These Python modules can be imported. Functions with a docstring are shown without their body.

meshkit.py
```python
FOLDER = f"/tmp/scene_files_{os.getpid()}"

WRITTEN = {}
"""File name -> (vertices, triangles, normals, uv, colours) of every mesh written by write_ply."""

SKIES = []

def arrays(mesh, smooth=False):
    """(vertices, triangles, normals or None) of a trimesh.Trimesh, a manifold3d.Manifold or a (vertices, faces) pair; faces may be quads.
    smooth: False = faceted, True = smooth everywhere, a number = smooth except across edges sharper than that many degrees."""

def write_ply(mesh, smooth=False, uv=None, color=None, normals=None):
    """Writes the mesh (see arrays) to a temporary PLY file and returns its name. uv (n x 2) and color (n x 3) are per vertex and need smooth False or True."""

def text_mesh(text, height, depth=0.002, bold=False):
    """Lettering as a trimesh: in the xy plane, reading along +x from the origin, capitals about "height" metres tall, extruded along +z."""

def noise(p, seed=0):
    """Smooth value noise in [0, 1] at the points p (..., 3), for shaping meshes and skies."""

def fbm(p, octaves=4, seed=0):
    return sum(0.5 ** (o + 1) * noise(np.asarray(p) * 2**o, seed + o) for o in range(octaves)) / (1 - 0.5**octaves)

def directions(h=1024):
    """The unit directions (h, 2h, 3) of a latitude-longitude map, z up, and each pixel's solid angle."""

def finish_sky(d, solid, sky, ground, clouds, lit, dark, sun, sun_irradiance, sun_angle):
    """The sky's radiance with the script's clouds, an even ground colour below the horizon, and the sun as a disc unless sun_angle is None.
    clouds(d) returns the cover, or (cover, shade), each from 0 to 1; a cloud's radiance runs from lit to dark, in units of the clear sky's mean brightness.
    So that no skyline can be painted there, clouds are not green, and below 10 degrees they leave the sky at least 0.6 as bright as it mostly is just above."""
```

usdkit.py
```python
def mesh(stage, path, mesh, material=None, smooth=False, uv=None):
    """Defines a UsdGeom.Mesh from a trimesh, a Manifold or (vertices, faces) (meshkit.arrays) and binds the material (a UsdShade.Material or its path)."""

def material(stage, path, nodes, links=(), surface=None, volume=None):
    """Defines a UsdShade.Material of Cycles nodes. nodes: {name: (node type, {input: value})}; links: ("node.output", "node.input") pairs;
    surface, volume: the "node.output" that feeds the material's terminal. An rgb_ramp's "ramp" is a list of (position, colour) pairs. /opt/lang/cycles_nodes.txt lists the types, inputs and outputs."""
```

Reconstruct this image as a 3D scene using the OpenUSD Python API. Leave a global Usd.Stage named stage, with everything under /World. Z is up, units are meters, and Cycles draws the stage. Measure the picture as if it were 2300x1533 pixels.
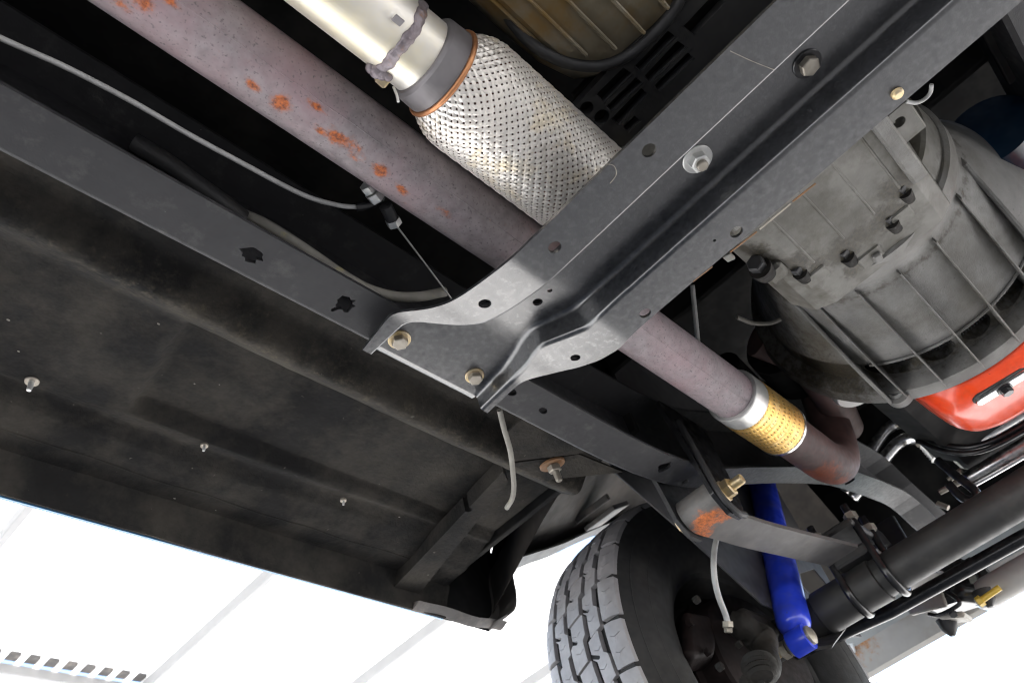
import math
import numpy as np
import trimesh
import manifold3d as m3
import shapely.geometry as sg
from shapely.ops import unary_union
from shapely import affinity
from scipy.interpolate import PchipInterpolator
import usdkit, meshkit
from pxr import Usd, UsdGeom, UsdLux, UsdShade, Gf, Sdf

rng = np.random.default_rng(7)
stage = Usd.Stage.CreateInMemory()
UsdGeom.SetStageUpAxis(stage, UsdGeom.Tokens.z)
UsdGeom.SetStageMetersPerUnit(stage, 1.0)
UsdGeom.Xform.Define(stage, '/World')
UsdGeom.Scope.Define(stage, '/World/Looks')

# ------------------------------------------------------------------ camera, sky, sun, exposure
# metres; x = towards the front of the truck, y = towards its left side, z = up; the camera is the origin,
# the bottom of the frame rail is 0.70 above it, the ground 1.35 below it (the truck is up on a lift)
EXPOSURE = 2.7
SUN_DIR = np.array([0.30, -0.45, 0.80]); SUN_DIR = SUN_DIR / np.linalg.norm(SUN_DIR)
F = 1760.0
C0 = np.array([1150.0, 766.5])
l_ = np.array([3250 - 1150, 2010 - 766.5, F]); l_ /= np.linalg.norm(l_)
t_ = np.array([-2087 - 1150, 3741 - 766.5, F]); t_ -= l_ * (t_ @ l_); t_ /= np.linalg.norm(t_)
ROT = np.array([l_, t_, np.cross(l_, t_)])
right, down, fwd = ROT[:, 0], ROT[:, 1], ROT[:, 2]

cam = UsdGeom.Camera.Define(stage, '/World/camera')
cam.CreateHorizontalApertureAttr(23.5)
cam.CreateVerticalApertureAttr(23.5 * 682 / 1024)
cam.CreateFocalLengthAttr(F / 2300 * 23.5)
cam.CreateClippingRangeAttr(Gf.Vec2f(0.02, 500))
cam.CreateExposureAttr(EXPOSURE)
cam.CreateFStopAttr(5.6)
cam.CreateFocusDistanceAttr(0.95)
M = Gf.Matrix4d(*right, 0, *(-down), 0, *(-fwd), 0, 0, 0, 0, 1)
UsdGeom.Xformable(cam).AddTransformOp().Set(M)

sky = UsdLux.DomeLight.Define(stage, '/World/sky')
sky.GetPrim().SetCustomDataByKey('kind', 'structure')
elev, rotn = float(math.asin(SUN_DIR[2])), float(math.atan2(SUN_DIR[0], SUN_DIR[1]))
sm = usdkit.material(stage, '/World/Looks/sky_light', {
    's': ('sky_texture', {'sky_type': 'single_scattering', 'sun_disc': False, 'sun_elevation': elev, 'sun_rotation': rotn, 'aerosol_density': 2.0}),
    'b': ('background_shader', {'strength': 0.12})}, [('s.color', 'b.color')], surface='b.background')
UsdShade.MaterialBindingAPI.Apply(sky.GetPrim()).Bind(sm)
sun = UsdLux.DistantLight.Define(stage, '/World/sun')
sun.CreateNormalizeAttr(True)
sun.CreateIntensityAttr(1.1)
sun.CreateAngleAttr(0.5)
sun.CreateColorAttr(Gf.Vec3f(1.0, 0.96, 0.9))
q = Gf.Rotation(Gf.Vec3d(0, 0, 1), Gf.Vec3d(*map(float, SUN_DIR))).GetQuat()
sun.AddOrientOp().Set(Gf.Quatf(q))


def at(px, py, x=None, y=None, z=None):
    """the point of a real plane (x, y or z = const) seen at a pixel of the 2300-wide photograph"""
    d = ROT @ np.array([px - C0[0], py - C0[1], F])
    s = z / d[2] if z is not None else x / d[0] if x is not None else y / d[1]
    return d * s


# ------------------------------------------------------------------ materials
MATS = {}


def mat(name, c1, c2=None, scale=30, rough=(0.5, 0.6), metal=0.0, bump=0.0, bscale=250, bdist=0.002, dust=None, dscale=8, dlim=(0.5, 0.75),
        spec=0.5, speck=None, sscale=180, slim=(0.62, 0.72), rust=None, rust2=None, heat=False, coat=0.0, vec=None, bands=None):
    """dirty surface: two base tones, a coarse layer of dust, fine specks, rust, grime or painted shade where the mesh's own 'wear' says so"""
    c2 = c2 or tuple(0.7 * v for v in c1)
    N = {'g': ('geometry', {}), 'n1': ('noise_texture', {'scale': scale, 'detail': 5, 'roughness': 0.6}),
         'm1': ('rgb_ramp', {'ramp': [(0.3, c2), (0.7, c1)]}),
         'rr': ('rgb_ramp', {'ramp': [(0.3, (rough[0],) * 3), (0.7, (rough[1],) * 3)]}),
         'n2': ('noise_texture', {'scale': scale * 3.1, 'detail': 4}),
         'p': ('principled_bsdf', {'metallic': metal, 'specular_ior_level': spec, 'coat_weight': coat, 'coat_roughness': 0.06})}
    Lk = [('g.position', 'n1.vector'), ('g.position', 'n2.vector'), ('n1.fac', 'm1.fac'), ('n2.fac', 'rr.fac'), ('rr.color', 'p.roughness')]
    col = 'm1.color'

    def layer(k, color, fac):
        nonlocal col
        N[k] = ('mix', {'color2': color})
        Lk.extend([(col, f'{k}.color1'), (fac, f'{k}.fac')])
        col = f'{k}.color'
    if dust:
        N['n3'] = ('noise_texture', {'scale': dscale, 'detail': 7, 'roughness': 0.68})
        N['r3'] = ('rgb_ramp', {'ramp': [(dlim[0], (0, 0, 0)), (dlim[1], (1, 1, 1))]})
        Lk += [('g.position', 'n3.vector'), ('n3.fac', 'r3.fac')]
        layer('mx3', dust, 'r3.color')
    if speck:
        N['n4'] = ('noise_texture', {'scale': sscale, 'detail': 2})
        N['r4'] = ('rgb_ramp', {'ramp': [(slim[0], (0, 0, 0)), (slim[1], (1, 1, 1))]})
        Lk += [('g.position', 'n4.vector'), ('n4.fac', 'r4.fac')]
        layer('mx4', speck, 'r4.color')
    if rust:
        N['at'] = ('attribute', {'attribute': 'wear'})
        N['n5'] = ('noise_texture', {'scale': 90, 'detail': 5, 'roughness': 0.65})
        N['ad'] = ('math', {'math_type': 'add'})
        N['r5'] = ('rgb_ramp', {'ramp': [(0.64, (0, 0, 0)), (0.78, (0.22, 0.22, 0.22)), (0.86, (0.6, 0.6, 0.6)), (1.0, (1, 1, 1))]})
        N['n6'] = ('noise_texture', {'scale': 240, 'detail': 6, 'roughness': 0.7})
        N['r6'] = ('rgb_ramp', {'ramp': [(0.40, rust), (0.62, rust2 or rust)]})
        Lk += [('g.position', 'n5.vector'), ('g.position', 'n6.vector'), ('at.fac', 'ad.value1'), ('n5.fac', 'ad.value2'), ('ad.value', 'r5.fac'), ('n6.fac', 'r6.fac')]
        N['mx5'] = ('mix', {})
        Lk += [(col, 'mx5.color1'), ('r6.color', 'mx5.color2'), ('r5.color', 'mx5.fac')]
        col = 'mx5.color'
    if heat:
        N['hat'] = ('attribute', {'attribute': 'heat'})
        N['hn'] = ('noise_texture', {'scale': 25, 'detail': 4})
        N['hm'] = ('math', {'math_type': 'multiply_add', 'value2': 0.5, 'value3': -0.25})
        N['ha'] = ('math', {'math_type': 'add'})
        N['hr'] = ('rgb_ramp', {'ramp': [(0.0, (1, 1, 1)), (0.30, (1.0, 0.97, 0.86)), (0.5, (1.0, 0.78, 0.42)), (0.7, (0.85, 0.42, 0.2)), (0.88, (0.42, 0.28, 0.34)), (1.0, (0.4, 0.4, 0.46))]})
        N['hx'] = ('mix', {'mix_type': 'multiply', 'fac': 1.0})
        Lk += [('g.position', 'hn.vector'), ('hn.fac', 'hm.value1'), ('hat.fac', 'ha.value1'), ('hm.value', 'ha.value2'), ('ha.value', 'hr.fac'), (col, 'hx.color1'), ('hr.color', 'hx.color2')]
        col = 'hx.color'
    Lk.append((col, 'p.base_color'))
    if bump:
        N['nb'] = ('noise_texture', {'scale': bscale, 'detail': 6, 'roughness': 0.6})
        N['bp'] = ('bump', {'strength': bump, 'distance': bdist})
        Lk += [('g.position', 'nb.vector'), ('nb.fac', 'bp.height'), ('bp.normal', 'p.normal')]
    MATS[name] = usdkit.material(stage, f'/World/Looks/{name}', N, Lk, surface='p.BSDF')
    return name


RUST, RUST2 = (0.55, 0.13, 0.02), (0.28, 0.06, 0.015)
mat('chassis_paint', (0.019, 0.020, 0.0225), (0.015, 0.016, 0.018), 40, (0.22, 0.30), spec=1.5, bump=0.15, bscale=620, bdist=0.0005, dust=(0.055, 0.055, 0.055), dscale=45, dlim=(0.58, 0.95), speck=(0.14, 0.14, 0.13), sscale=260, slim=(0.77, 0.84))
mat('rail_paint', (0.024, 0.024, 0.0258), (0.018, 0.018, 0.0197), 40, (0.46, 0.6), spec=0.3, bump=0.3, bscale=420, bdist=0.0008, dust=(0.075, 0.073, 0.07), dscale=34, dlim=(0.55, 0.9), speck=(0.22, 0.215, 0.2), sscale=170, slim=(0.77, 0.84))
mat('dark_steel', (0.020, 0.020, 0.021), (0.015, 0.015, 0.016), 22, (0.5, 0.7), bump=0.3, bscale=200, dust=(0.038, 0.035, 0.03), dscale=12)
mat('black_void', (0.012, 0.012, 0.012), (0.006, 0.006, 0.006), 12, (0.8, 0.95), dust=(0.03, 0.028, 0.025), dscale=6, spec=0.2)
mat('grime_black', (0.016, 0.014, 0.012), (0.008, 0.0075, 0.007), 30, (0.6, 0.85), bump=0.5, bscale=150, bdist=0.003, dust=(0.03, 0.025, 0.02), dscale=16, spec=0.2)
mat('undercoat', (0.018, 0.0175, 0.017), (0.009, 0.0088, 0.0087), 9, (0.75, 0.95), bump=0.6, bscale=160, bdist=0.003, dust=(0.062, 0.056, 0.047), dscale=7, dlim=(0.42, 0.74), speck=(0.10, 0.092, 0.08), sscale=95, slim=(0.74, 0.80), spec=0.12, rust=(0.085, 0.072, 0.052), rust2=(0.050, 0.046, 0.038))
mat('exhaust_primer', (0.32, 0.28, 0.29), (0.20, 0.175, 0.185), 70, (0.55, 0.7), bump=0.2, bscale=260, bdist=0.001, dust=(0.32, 0.205, 0.225), dscale=6, dlim=(0.45, 0.75), speck=(0.13, 0.115, 0.12), sscale=330, slim=(0.60, 0.74), spec=0.4, rust=(0.52, 0.14, 0.035), rust2=(0.15, 0.05, 0.03))
mat('exhaust_brown', (0.13, 0.072, 0.066), (0.07, 0.045, 0.042), 30, (0.55, 0.7), bump=0.2, bscale=260, bdist=0.001, speck=(0.07, 0.06, 0.06), sscale=330, slim=(0.60, 0.70), rust=(0.28, 0.075, 0.035), rust2=(0.20, 0.065, 0.04))
mat('stainless', (0.86, 0.83, 0.77), (0.74, 0.71, 0.65), 12, (0.38, 0.5), metal=0.7, bump=0.05, bscale=120, heat=True, dust=(0.82, 0.74, 0.52), dscale=9, dlim=(0.5, 0.8))
mat('weld_bead', (0.34, 0.31, 0.33), (0.18, 0.15, 0.16), 60, (0.35, 0.6), metal=0.8, bump=0.8, bscale=180, bdist=0.002, dust=(0.45, 0.22, 0.10), dscale=35, dlim=(0.55, 0.7))
mat('copper_tint', (0.62, 0.30, 0.14), (0.40, 0.18, 0.09), 60, (0.35, 0.5), metal=0.8)
mat('clamp_ring', (0.22, 0.21, 0.215), (0.15, 0.14, 0.145), 20, (0.45, 0.6), metal=0.6, heat=True)
mat('braid_wire', (0.90, 0.86, 0.80), (0.74, 0.69, 0.63), 25, (0.40, 0.52), metal=0.6, dust=(0.86, 0.70, 0.42), dscale=12, dlim=(0.52, 0.72))
mat('braid_core', (0.16, 0.05, 0.02), (0.02, 0.015, 0.013), 40, (0.7, 0.9))
mat('gold_flex', (0.90, 0.60, 0.20), (0.80, 0.48, 0.13), 18, (0.38, 0.5), metal=0.85, dust=(0.85, 0.72, 0.42), dscale=20)
mat('rusty_plate', (0.24, 0.11, 0.04), (0.13, 0.08, 0.045), 60, (0.6, 0.8), bump=0.4, bscale=200)
mat('zinc_white', (0.72, 0.72, 0.70), (0.55, 0.55, 0.53), 40, (0.35, 0.5), metal=0.7)
mat('zinc_yellow', (0.62, 0.47, 0.22), (0.42, 0.36, 0.28), 60, (0.38, 0.5), metal=0.75, dust=(0.5, 0.22, 0.08), dscale=40, dlim=(0.6, 0.75))
mat('bolt_steel', (0.36, 0.33, 0.28), (0.2, 0.18, 0.15), 50, (0.4, 0.55), metal=0.6)
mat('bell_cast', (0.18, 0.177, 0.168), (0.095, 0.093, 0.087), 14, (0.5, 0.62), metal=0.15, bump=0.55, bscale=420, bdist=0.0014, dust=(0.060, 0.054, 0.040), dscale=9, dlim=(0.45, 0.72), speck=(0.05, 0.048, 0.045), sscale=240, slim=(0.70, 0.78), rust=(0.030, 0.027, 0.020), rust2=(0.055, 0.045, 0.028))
mat('case_cast', (0.15, 0.145, 0.13), (0.07, 0.067, 0.058), 16, (0.45, 0.6), metal=0.15, bump=0.25, bscale=300, bdist=0.001, dust=(0.040, 0.035, 0.022), dscale=14, dlim=(0.45, 0.68), rust=(0.022, 0.019, 0.013), rust2=(0.05, 0.042, 0.026))
mat('oily_cast', (0.24, 0.21, 0.155), (0.13, 0.105, 0.06), 20, (0.4, 0.6), metal=0.2, bump=0.3, bscale=250, bdist=0.001, dust=(0.20, 0.12, 0.03), dscale=12, dlim=(0.45, 0.65))
mat('orange_paint', (0.86, 0.072, 0.012), (0.74, 0.055, 0.010), 20, (0.22, 0.36), coat=0.35, dust=(0.55, 0.07, 0.025), dscale=26, dlim=(0.55, 0.8), speck=(0.25, 0.05, 0.02), sscale=150, slim=(0.74, 0.82))
mat('blue_paint', (0.024, 0.060, 0.66), (0.018, 0.045, 0.54), 10, (0.18, 0.34), coat=0.25, dust=(0.06, 0.075, 0.36), dscale=22, dlim=(0.5, 0.8), speck=(0.05, 0.045, 0.06), sscale=140, slim=(0.72, 0.80))
mat('dark_blue', (0.006, 0.022, 0.045), (0.004, 0.010, 0.02), 10, (0.22, 0.35))  # blue put into the colour for the dim blue glow beside the gearbox
mat('tyre_rubber', (0.014, 0.014, 0.0145), (0.009, 0.009, 0.009), 20, (0.7, 0.85), bump=0.2, bscale=300, dust=(0.028, 0.026, 0.024), dscale=14)
mat('tread_rubber_lit', (0.27, 0.26, 0.265), (0.20, 0.193, 0.2), 25, (0.7, 0.85), dust=(0.30, 0.29, 0.29), dscale=20)  # dusty rubber, paled further in colour to look lit from outside
mat('spring_steel', (0.13, 0.125, 0.12), (0.08, 0.076, 0.072), 20, (0.45, 0.58), bump=0.25, bscale=220, bdist=0.001, dust=(0.17, 0.155, 0.14), dscale=14, dlim=(0.5, 0.8), rust=(0.58, 0.16, 0.04), rust2=(0.22, 0.075, 0.035))
mat('axle_paint', (0.028, 0.0275, 0.027), (0.017, 0.0165, 0.0165), 18, (0.46, 0.62), spec=0.4, bump=0.2, bscale=250, bdist=0.001, dust=(0.06, 0.056, 0.05), dscale=12, dlim=(0.5, 0.85))
mat('gloss_black', (0.015, 0.015, 0.016), (0.010, 0.010, 0.011), 18, (0.16, 0.28))
mat('brake_rust', (0.012, 0.006, 0.0055), (0.005, 0.0035, 0.0035), 26, (0.6, 0.8), bump=0.4, bscale=180, spec=0.2)
mat('bumper_grey', (0.42, 0.41, 0.39), (0.32, 0.31, 0.29), 10, (0.5, 0.65), dust=(0.26, 0.23, 0.18), dscale=7, dlim=(0.5, 0.75), rust=(0.45, 0.2, 0.06), rust2=(0.3, 0.15, 0.06))
mat('bright_alloy', (0.78, 0.78, 0.78), (0.62, 0.62, 0.61), 15, (0.2, 0.32), metal=1.0)
mat('white_paint', (0.78, 0.78, 0.76), (0.7, 0.7, 0.68), 5, (0.4, 0.5))
mat('seam_grey', (0.27, 0.27, 0.27), (0.24, 0.24, 0.24), 5, (0.5, 0.6))
mat('body_paint', (0.10, 0.28, 0.50), (0.08, 0.23, 0.44), 5, (0.15, 0.22), coat=0.6)
mat('fender_under', (0.085, 0.08, 0.076), (0.055, 0.052, 0.05), 14, (0.6, 0.75), bump=0.4, bscale=180, dust=(0.2, 0.17, 0.15), dscale=9, dlim=(0.5, 0.75))
mat('fender_lip', (0.095, 0.09, 0.085), (0.065, 0.061, 0.057), 14, (0.6, 0.75), bump=0.3, bscale=180, dust=(0.085, 0.075, 0.066), dscale=9, dlim=(0.5, 0.75))
mat('liner_brown', (0.050, 0.043, 0.037), (0.030, 0.027, 0.024), 12, (0.7, 0.85), bump=0.3, bscale=160, dust=(0.075, 0.062, 0.05), dscale=7)
mat('plate_grey', (0.062, 0.062, 0.066), (0.042, 0.042, 0.046), 14, (0.5, 0.65), bump=0.2, bscale=200, dust=(0.085, 0.08, 0.08), dscale=9)
mat('cable_grey', (0.42, 0.42, 0.41), (0.32, 0.32, 0.31), 60, (0.4, 0.5))
mat('hose_tan', (0.24, 0.23, 0.20), (0.16, 0.15, 0.13), 40, (0.6, 0.7), dust=(0.30, 0.27, 0.12), dscale=30, dlim=(0.6, 0.7))
mat('yellow_plastic', (0.62, 0.42, 0.05), (0.5, 0.33, 0.04), 20, (0.4, 0.5))
mat('concrete', (0.54, 0.53, 0.51), (0.46, 0.45, 0.43), 1.5, (0.8, 0.9), bump=0.3, bscale=40, bdist=0.01, dust=(0.40, 0.39, 0.37), dscale=0.7, dlim=(0.55, 0.75), speck=(0.24, 0.23, 0.22), sscale=30)
mat('added_asphalt', (0.030, 0.030, 0.031), (0.022, 0.022, 0.023), 3, (0.75, 0.9), bump=0.4, bscale=120, bdist=0.004, dust=(0.04, 0.039, 0.037), dscale=1.2, speck=(0.06, 0.06, 0.058), sscale=90)
usdkit.material(stage, '/World/Looks/canopy_sheet', {
    'd': ('diffuse_bsdf', {'color': (0.82, 0.83, 0.82)}), 't': ('translucent_bsdf', {'color': (0.8, 0.8, 0.79)}),
    'm': ('mix_closure', {'fac': 0.55})}, [('d.BSDF', 'm.closure1'), ('t.BSDF', 'm.closure2')], surface='m.closure')

# ------------------------------------------------------------------ scene helpers
used = {}


def numbered(parent, name):
    k = (parent, name)
    n = used.get(k, 0)
    used[k] = n + 1
    return f'{parent}/{name}' if n == 0 else f'{parent}/{name}_{n:03d}'


def meta(prim, label=None, cat=None, group=None, kind=None):
    for k, v in (('label', label), ('category', cat), ('group', group), ('kind', kind)):
        if v:
            prim.SetCustomDataByKey(k, v)


def thing(name, label, cat, group=None):
    p = numbered('/World', name)
    x = UsdGeom.Xform.Define(stage, p)
    meta(x.GetPrim(), label, cat, group)
    return p


def part(parent, name, mesh, material, label=None, smooth=35, kind=None, **attrs):
    p = numbered(parent, name)
    if attrs:
        if not isinstance(mesh, trimesh.Trimesh):
            a = meshkit.arrays(mesh, False)
            mesh = trimesh.Trimesh(a[0], a[1], process=False)
        if smooth is not True and smooth is not False:
            mesh = trimesh.graph.smooth_shade(mesh, angle=np.radians(smooth), facet_minarea=None)
        m = usdkit.mesh(stage, p, mesh, f'/World/Looks/{material}', smooth=True)
        V = np.array(mesh.vertices)
        for k, fn in attrs.items():
            UsdGeom.PrimvarsAPI(m).CreatePrimvar(k, Sdf.ValueTypeNames.FloatArray, 'vertex').Set([float(v) for v in fn(V)])
    else:
        m = usdkit.mesh(stage, p, mesh, f'/World/Looks/{material}', smooth=smooth)
    meta(m.GetPrim(), label, kind=kind)
    return p


# ------------------------------------------------------------------ mesh helpers
def A(*v):
    return np.array(v, float)


def unit(v):
    v = np.asarray(v, float)
    return v / np.linalg.norm(v)


def cat(*ms):
    out = []
    for m in ms:
        if isinstance(m, (list, tuple)):
            out += [cat(*m)]
        else:
            out.append(m)
    return trimesh.util.concatenate(out)


def spline(pts, n=8):
    p = np.asarray(pts, float)
    P = np.vstack([2 * p[0] - p[1], p, 2 * p[-1] - p[-2]])
    out = []
    for i in range(1, len(P) - 2):
        for t in np.linspace(0, 1, n, endpoint=False):
            out.append(0.5 * (2 * P[i] + (P[i + 1] - P[i - 1]) * t + (2 * P[i - 1] - 5 * P[i] + 4 * P[i + 1] - P[i + 2]) * t ** 2 + (3 * P[i] - P[i - 1] - 3 * P[i + 1] + P[i + 2]) * t ** 3))
    out.append(p[-1])
    return np.array(out)


def basis(a):
    a = unit(a)
    h = A(0, 0, 1) if abs(a[2]) < 0.9 else A(1, 0, 0)
    u = unit(np.cross(h, a))
    return u, np.cross(a, u), a


def rings(R, close=True, cap=True):
    """R: (m, n, 3) rings -> trimesh, rings closed around"""
    m, n, _ = R.shape
    V = R.reshape(-1, 3)
    f = []
    i, j = np.meshgrid(np.arange(m - 1), np.arange(n), indexing='ij')
    a, b = i * n + j, i * n + (j + 1) % n
    c, d = a + n, b + n
    f = np.vstack([np.stack([a, b, d], -1).reshape(-1, 3), np.stack([a, d, c], -1).reshape(-1, 3)])
    if cap == 'strip':  # the ring is a lower line followed by the upper line reversed
        h = n // 2
        k = np.arange(h - 1)
        for base, flip in ((0, False), ((m - 1) * n, True)):
            a, b, c, d = base + k, base + k + 1, base + n - 2 - k, base + n - 1 - k
            t1, t2 = np.stack([b, a, d], -1), np.stack([b, d, c], -1)
            f = np.vstack([f, t1[:, ::-1] if flip else t1, t2[:, ::-1] if flip else t2])
    elif cap:
        V = np.vstack([V, R[0].mean(0), R[-1].mean(0)])
        k = np.arange(n)
        f = np.vstack([f, np.stack([np.full(n, len(V) - 2), (k + 1) % n, k], -1), np.stack([np.full(n, len(V) - 1), (m - 1) * n + k, (m - 1) * n + (k + 1) % n], -1)])
    t = trimesh.Trimesh(V, f, process=False)
    if t.volume < 0:
        t.invert()
    return t


def tube(pts, r, n=20, cap=True):
    pts = np.asarray(pts, float)
    r = np.broadcast_to(np.asarray(r, float), (len(pts),))
    T = np.gradient(pts, axis=0)
    T /= np.linalg.norm(T, axis=1, keepdims=True)
    u, v, _ = basis(T[0])
    R = []
    th = np.linspace(0, 2 * np.pi, n, endpoint=False)
    for k in range(len(pts)):
        u = unit(u - T[k] * (u @ T[k]))
        v = np.cross(T[k], u)
        R.append(pts[k] + r[k] * (np.cos(th)[:, None] * u + np.sin(th)[:, None] * v))
    return rings(np.array(R), cap=cap)


def lathe(prof, o, axis, n=40, cap=True):
    """prof: (s along axis, radius)"""
    u, v, a = basis(axis)
    th = np.linspace(0, 2 * np.pi, n, endpoint=False)
    o = np.asarray(o, float)
    R = np.array([o + a * s + r * (np.cos(th)[:, None] * u + np.sin(th)[:, None] * v) for s, r in prof])
    return rings(R, cap=cap)


def hexa(o, axis, r, h, spin=0.0, ch=0.12):
    u, v, a = basis(axis)
    th = np.linspace(0, 2 * np.pi, 6, endpoint=False) + spin
    o = np.asarray(o, float)
    R = np.array([o + a * s + rr * (np.cos(th)[:, None] * u + np.sin(th)[:, None] * v) for s, rr in ((0, r), (h * (1 - ch), r), (h, r * 0.86))])
    return rings(R)


def disc(o, axis, r, h, n=28):
    c = min(h * 0.25, r * 0.1)
    return lathe([(0, r), (h - c, r), (h, r - c)], o, axis, n)


def box(c, s, rot=None, ch=0.0015):
    s = np.asarray(s, float) / 2
    ch = min(ch, s.min() * 0.6)
    P = []
    for sx in (-1, 1):
        for sy in (-1, 1):
            for sz in (-1, 1):
                for k in range(3):
                    v = s.copy()
                    for q_ in range(3):
                        if q_ != k:
                            v[q_] -= ch
                    P.append(v * (sx, sy, sz))
    m = trimesh.convex.convex_hull(np.array(P))
    if rot is not None:
        m.apply_transform(trimesh.transformations.rotation_matrix(rot[0], rot[1:]))
    m.apply_translation(c)
    return m


def prism(poly, d, o=(0, 0, 0), u=(1, 0, 0), v=(0, 1, 0)):
    """polygon in the (u, v) plane at o, extruded by d along u x v"""
    ps = getattr(poly, 'geoms', [poly])
    m = cat(*[trimesh.creation.extrude_polygon(p, d, engine='earcut') for p in ps])
    u, v = unit(u), unit(v)
    w = np.cross(u, v)
    m.vertices = np.asarray(o) + m.vertices[:, :1] * u + m.vertices[:, 1:2] * v + m.vertices[:, 2:] * w
    return m


def hull(*P):
    return trimesh.convex.convex_hull(np.vstack(P))


def fine(m, e):
    v, f = trimesh.remesh.subdivide_to_size(m.vertices, m.faces, e, max_iter=14)
    return trimesh.Trimesh(v, f, process=True)


def man(t):
    t = trimesh.Trimesh(t.vertices, t.faces, process=True)
    return m3.Manifold(m3.Mesh(np.asarray(t.vertices, np.float32), np.asarray(t.faces, np.uint32)))


def unman(m):
    k = m.to_mesh()
    return trimesh.Trimesh(np.array(k.vert_properties[:, :3], float), np.array(k.tri_verts), process=False)


def cut(base, *tools):
    b = man(base)
    for t in tools:
        b = b - man(t)
    return unman(b)


def spots(pts):
    """wear function: 1 at the given (point, radius) pairs, falling off"""
    def fn(V):
        w = np.zeros(len(V))
        for p, r in pts:
            d = np.linalg.norm(V - p, axis=1) / r
            w = np.maximum(w, np.clip(1.15 - d, 0, 1) * 0.75)
        return w
    return fn


def sheet(grid, thick=0.0):
    """(m, n, 3) open grid -> surface, optionally a closed slab of a thickness upward in z"""
    m, n, _ = grid.shape
    i, j = np.meshgrid(np.arange(m - 1), np.arange(n - 1), indexing='ij')
    a = i * n + j
    f = np.vstack([np.stack([a, a + 1, a + n + 1], -1).reshape(-1, 3), np.stack([a, a + n + 1, a + n], -1).reshape(-1, 3)])
    V = grid.reshape(-1, 3)
    if not thick:
        return trimesh.Trimesh(V, f, process=False)
    top = V + A(0, 0, thick)
    k = len(V)
    per = np.concatenate([np.arange(n - 1), np.arange(m - 1) * n + n - 1, (m - 1) * n + np.arange(n - 1, 0, -1), np.arange(m - 1, 0, -1) * n])
    nx = np.roll(per, -1)
    side = np.vstack([np.stack([per, nx, nx + k], -1), np.stack([per, nx + k, per + k], -1)])
    t = trimesh.Trimesh(np.vstack([V, top]), np.vstack([f, f[:, ::-1] + k, side]), process=False)
    if t.volume < 0:
        t.invert()
    return t


# ------------------------------------------------------------------ setting: ground, canopy
g = usdkit.mesh(stage, '/World/ground', sheet(np.stack(np.meshgrid(np.linspace(-60, 60, 9), np.linspace(-60, 60, 9), [-1.35], indexing='ij'), -1)[:, :, 0]), '/World/Looks/concrete')
meta(g.GetPrim(), 'pale concrete yard around the raised truck', 'ground', kind='structure')
g = usdkit.mesh(stage, '/World/added_pavement', sheet(np.array([[A(x, y, -1.346) for y in np.linspace(-9, 2.2, 5)] for x in np.linspace(-9, 3.4, 5)])), '/World/Looks/added_asphalt')  # unseen dark sheet added to cut bounce light from below the truck
meta(g.GetPrim(), 'unseen dark asphalt sheet added below the raised truck to cut bounce light', 'added_pavement', kind='structure')

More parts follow.
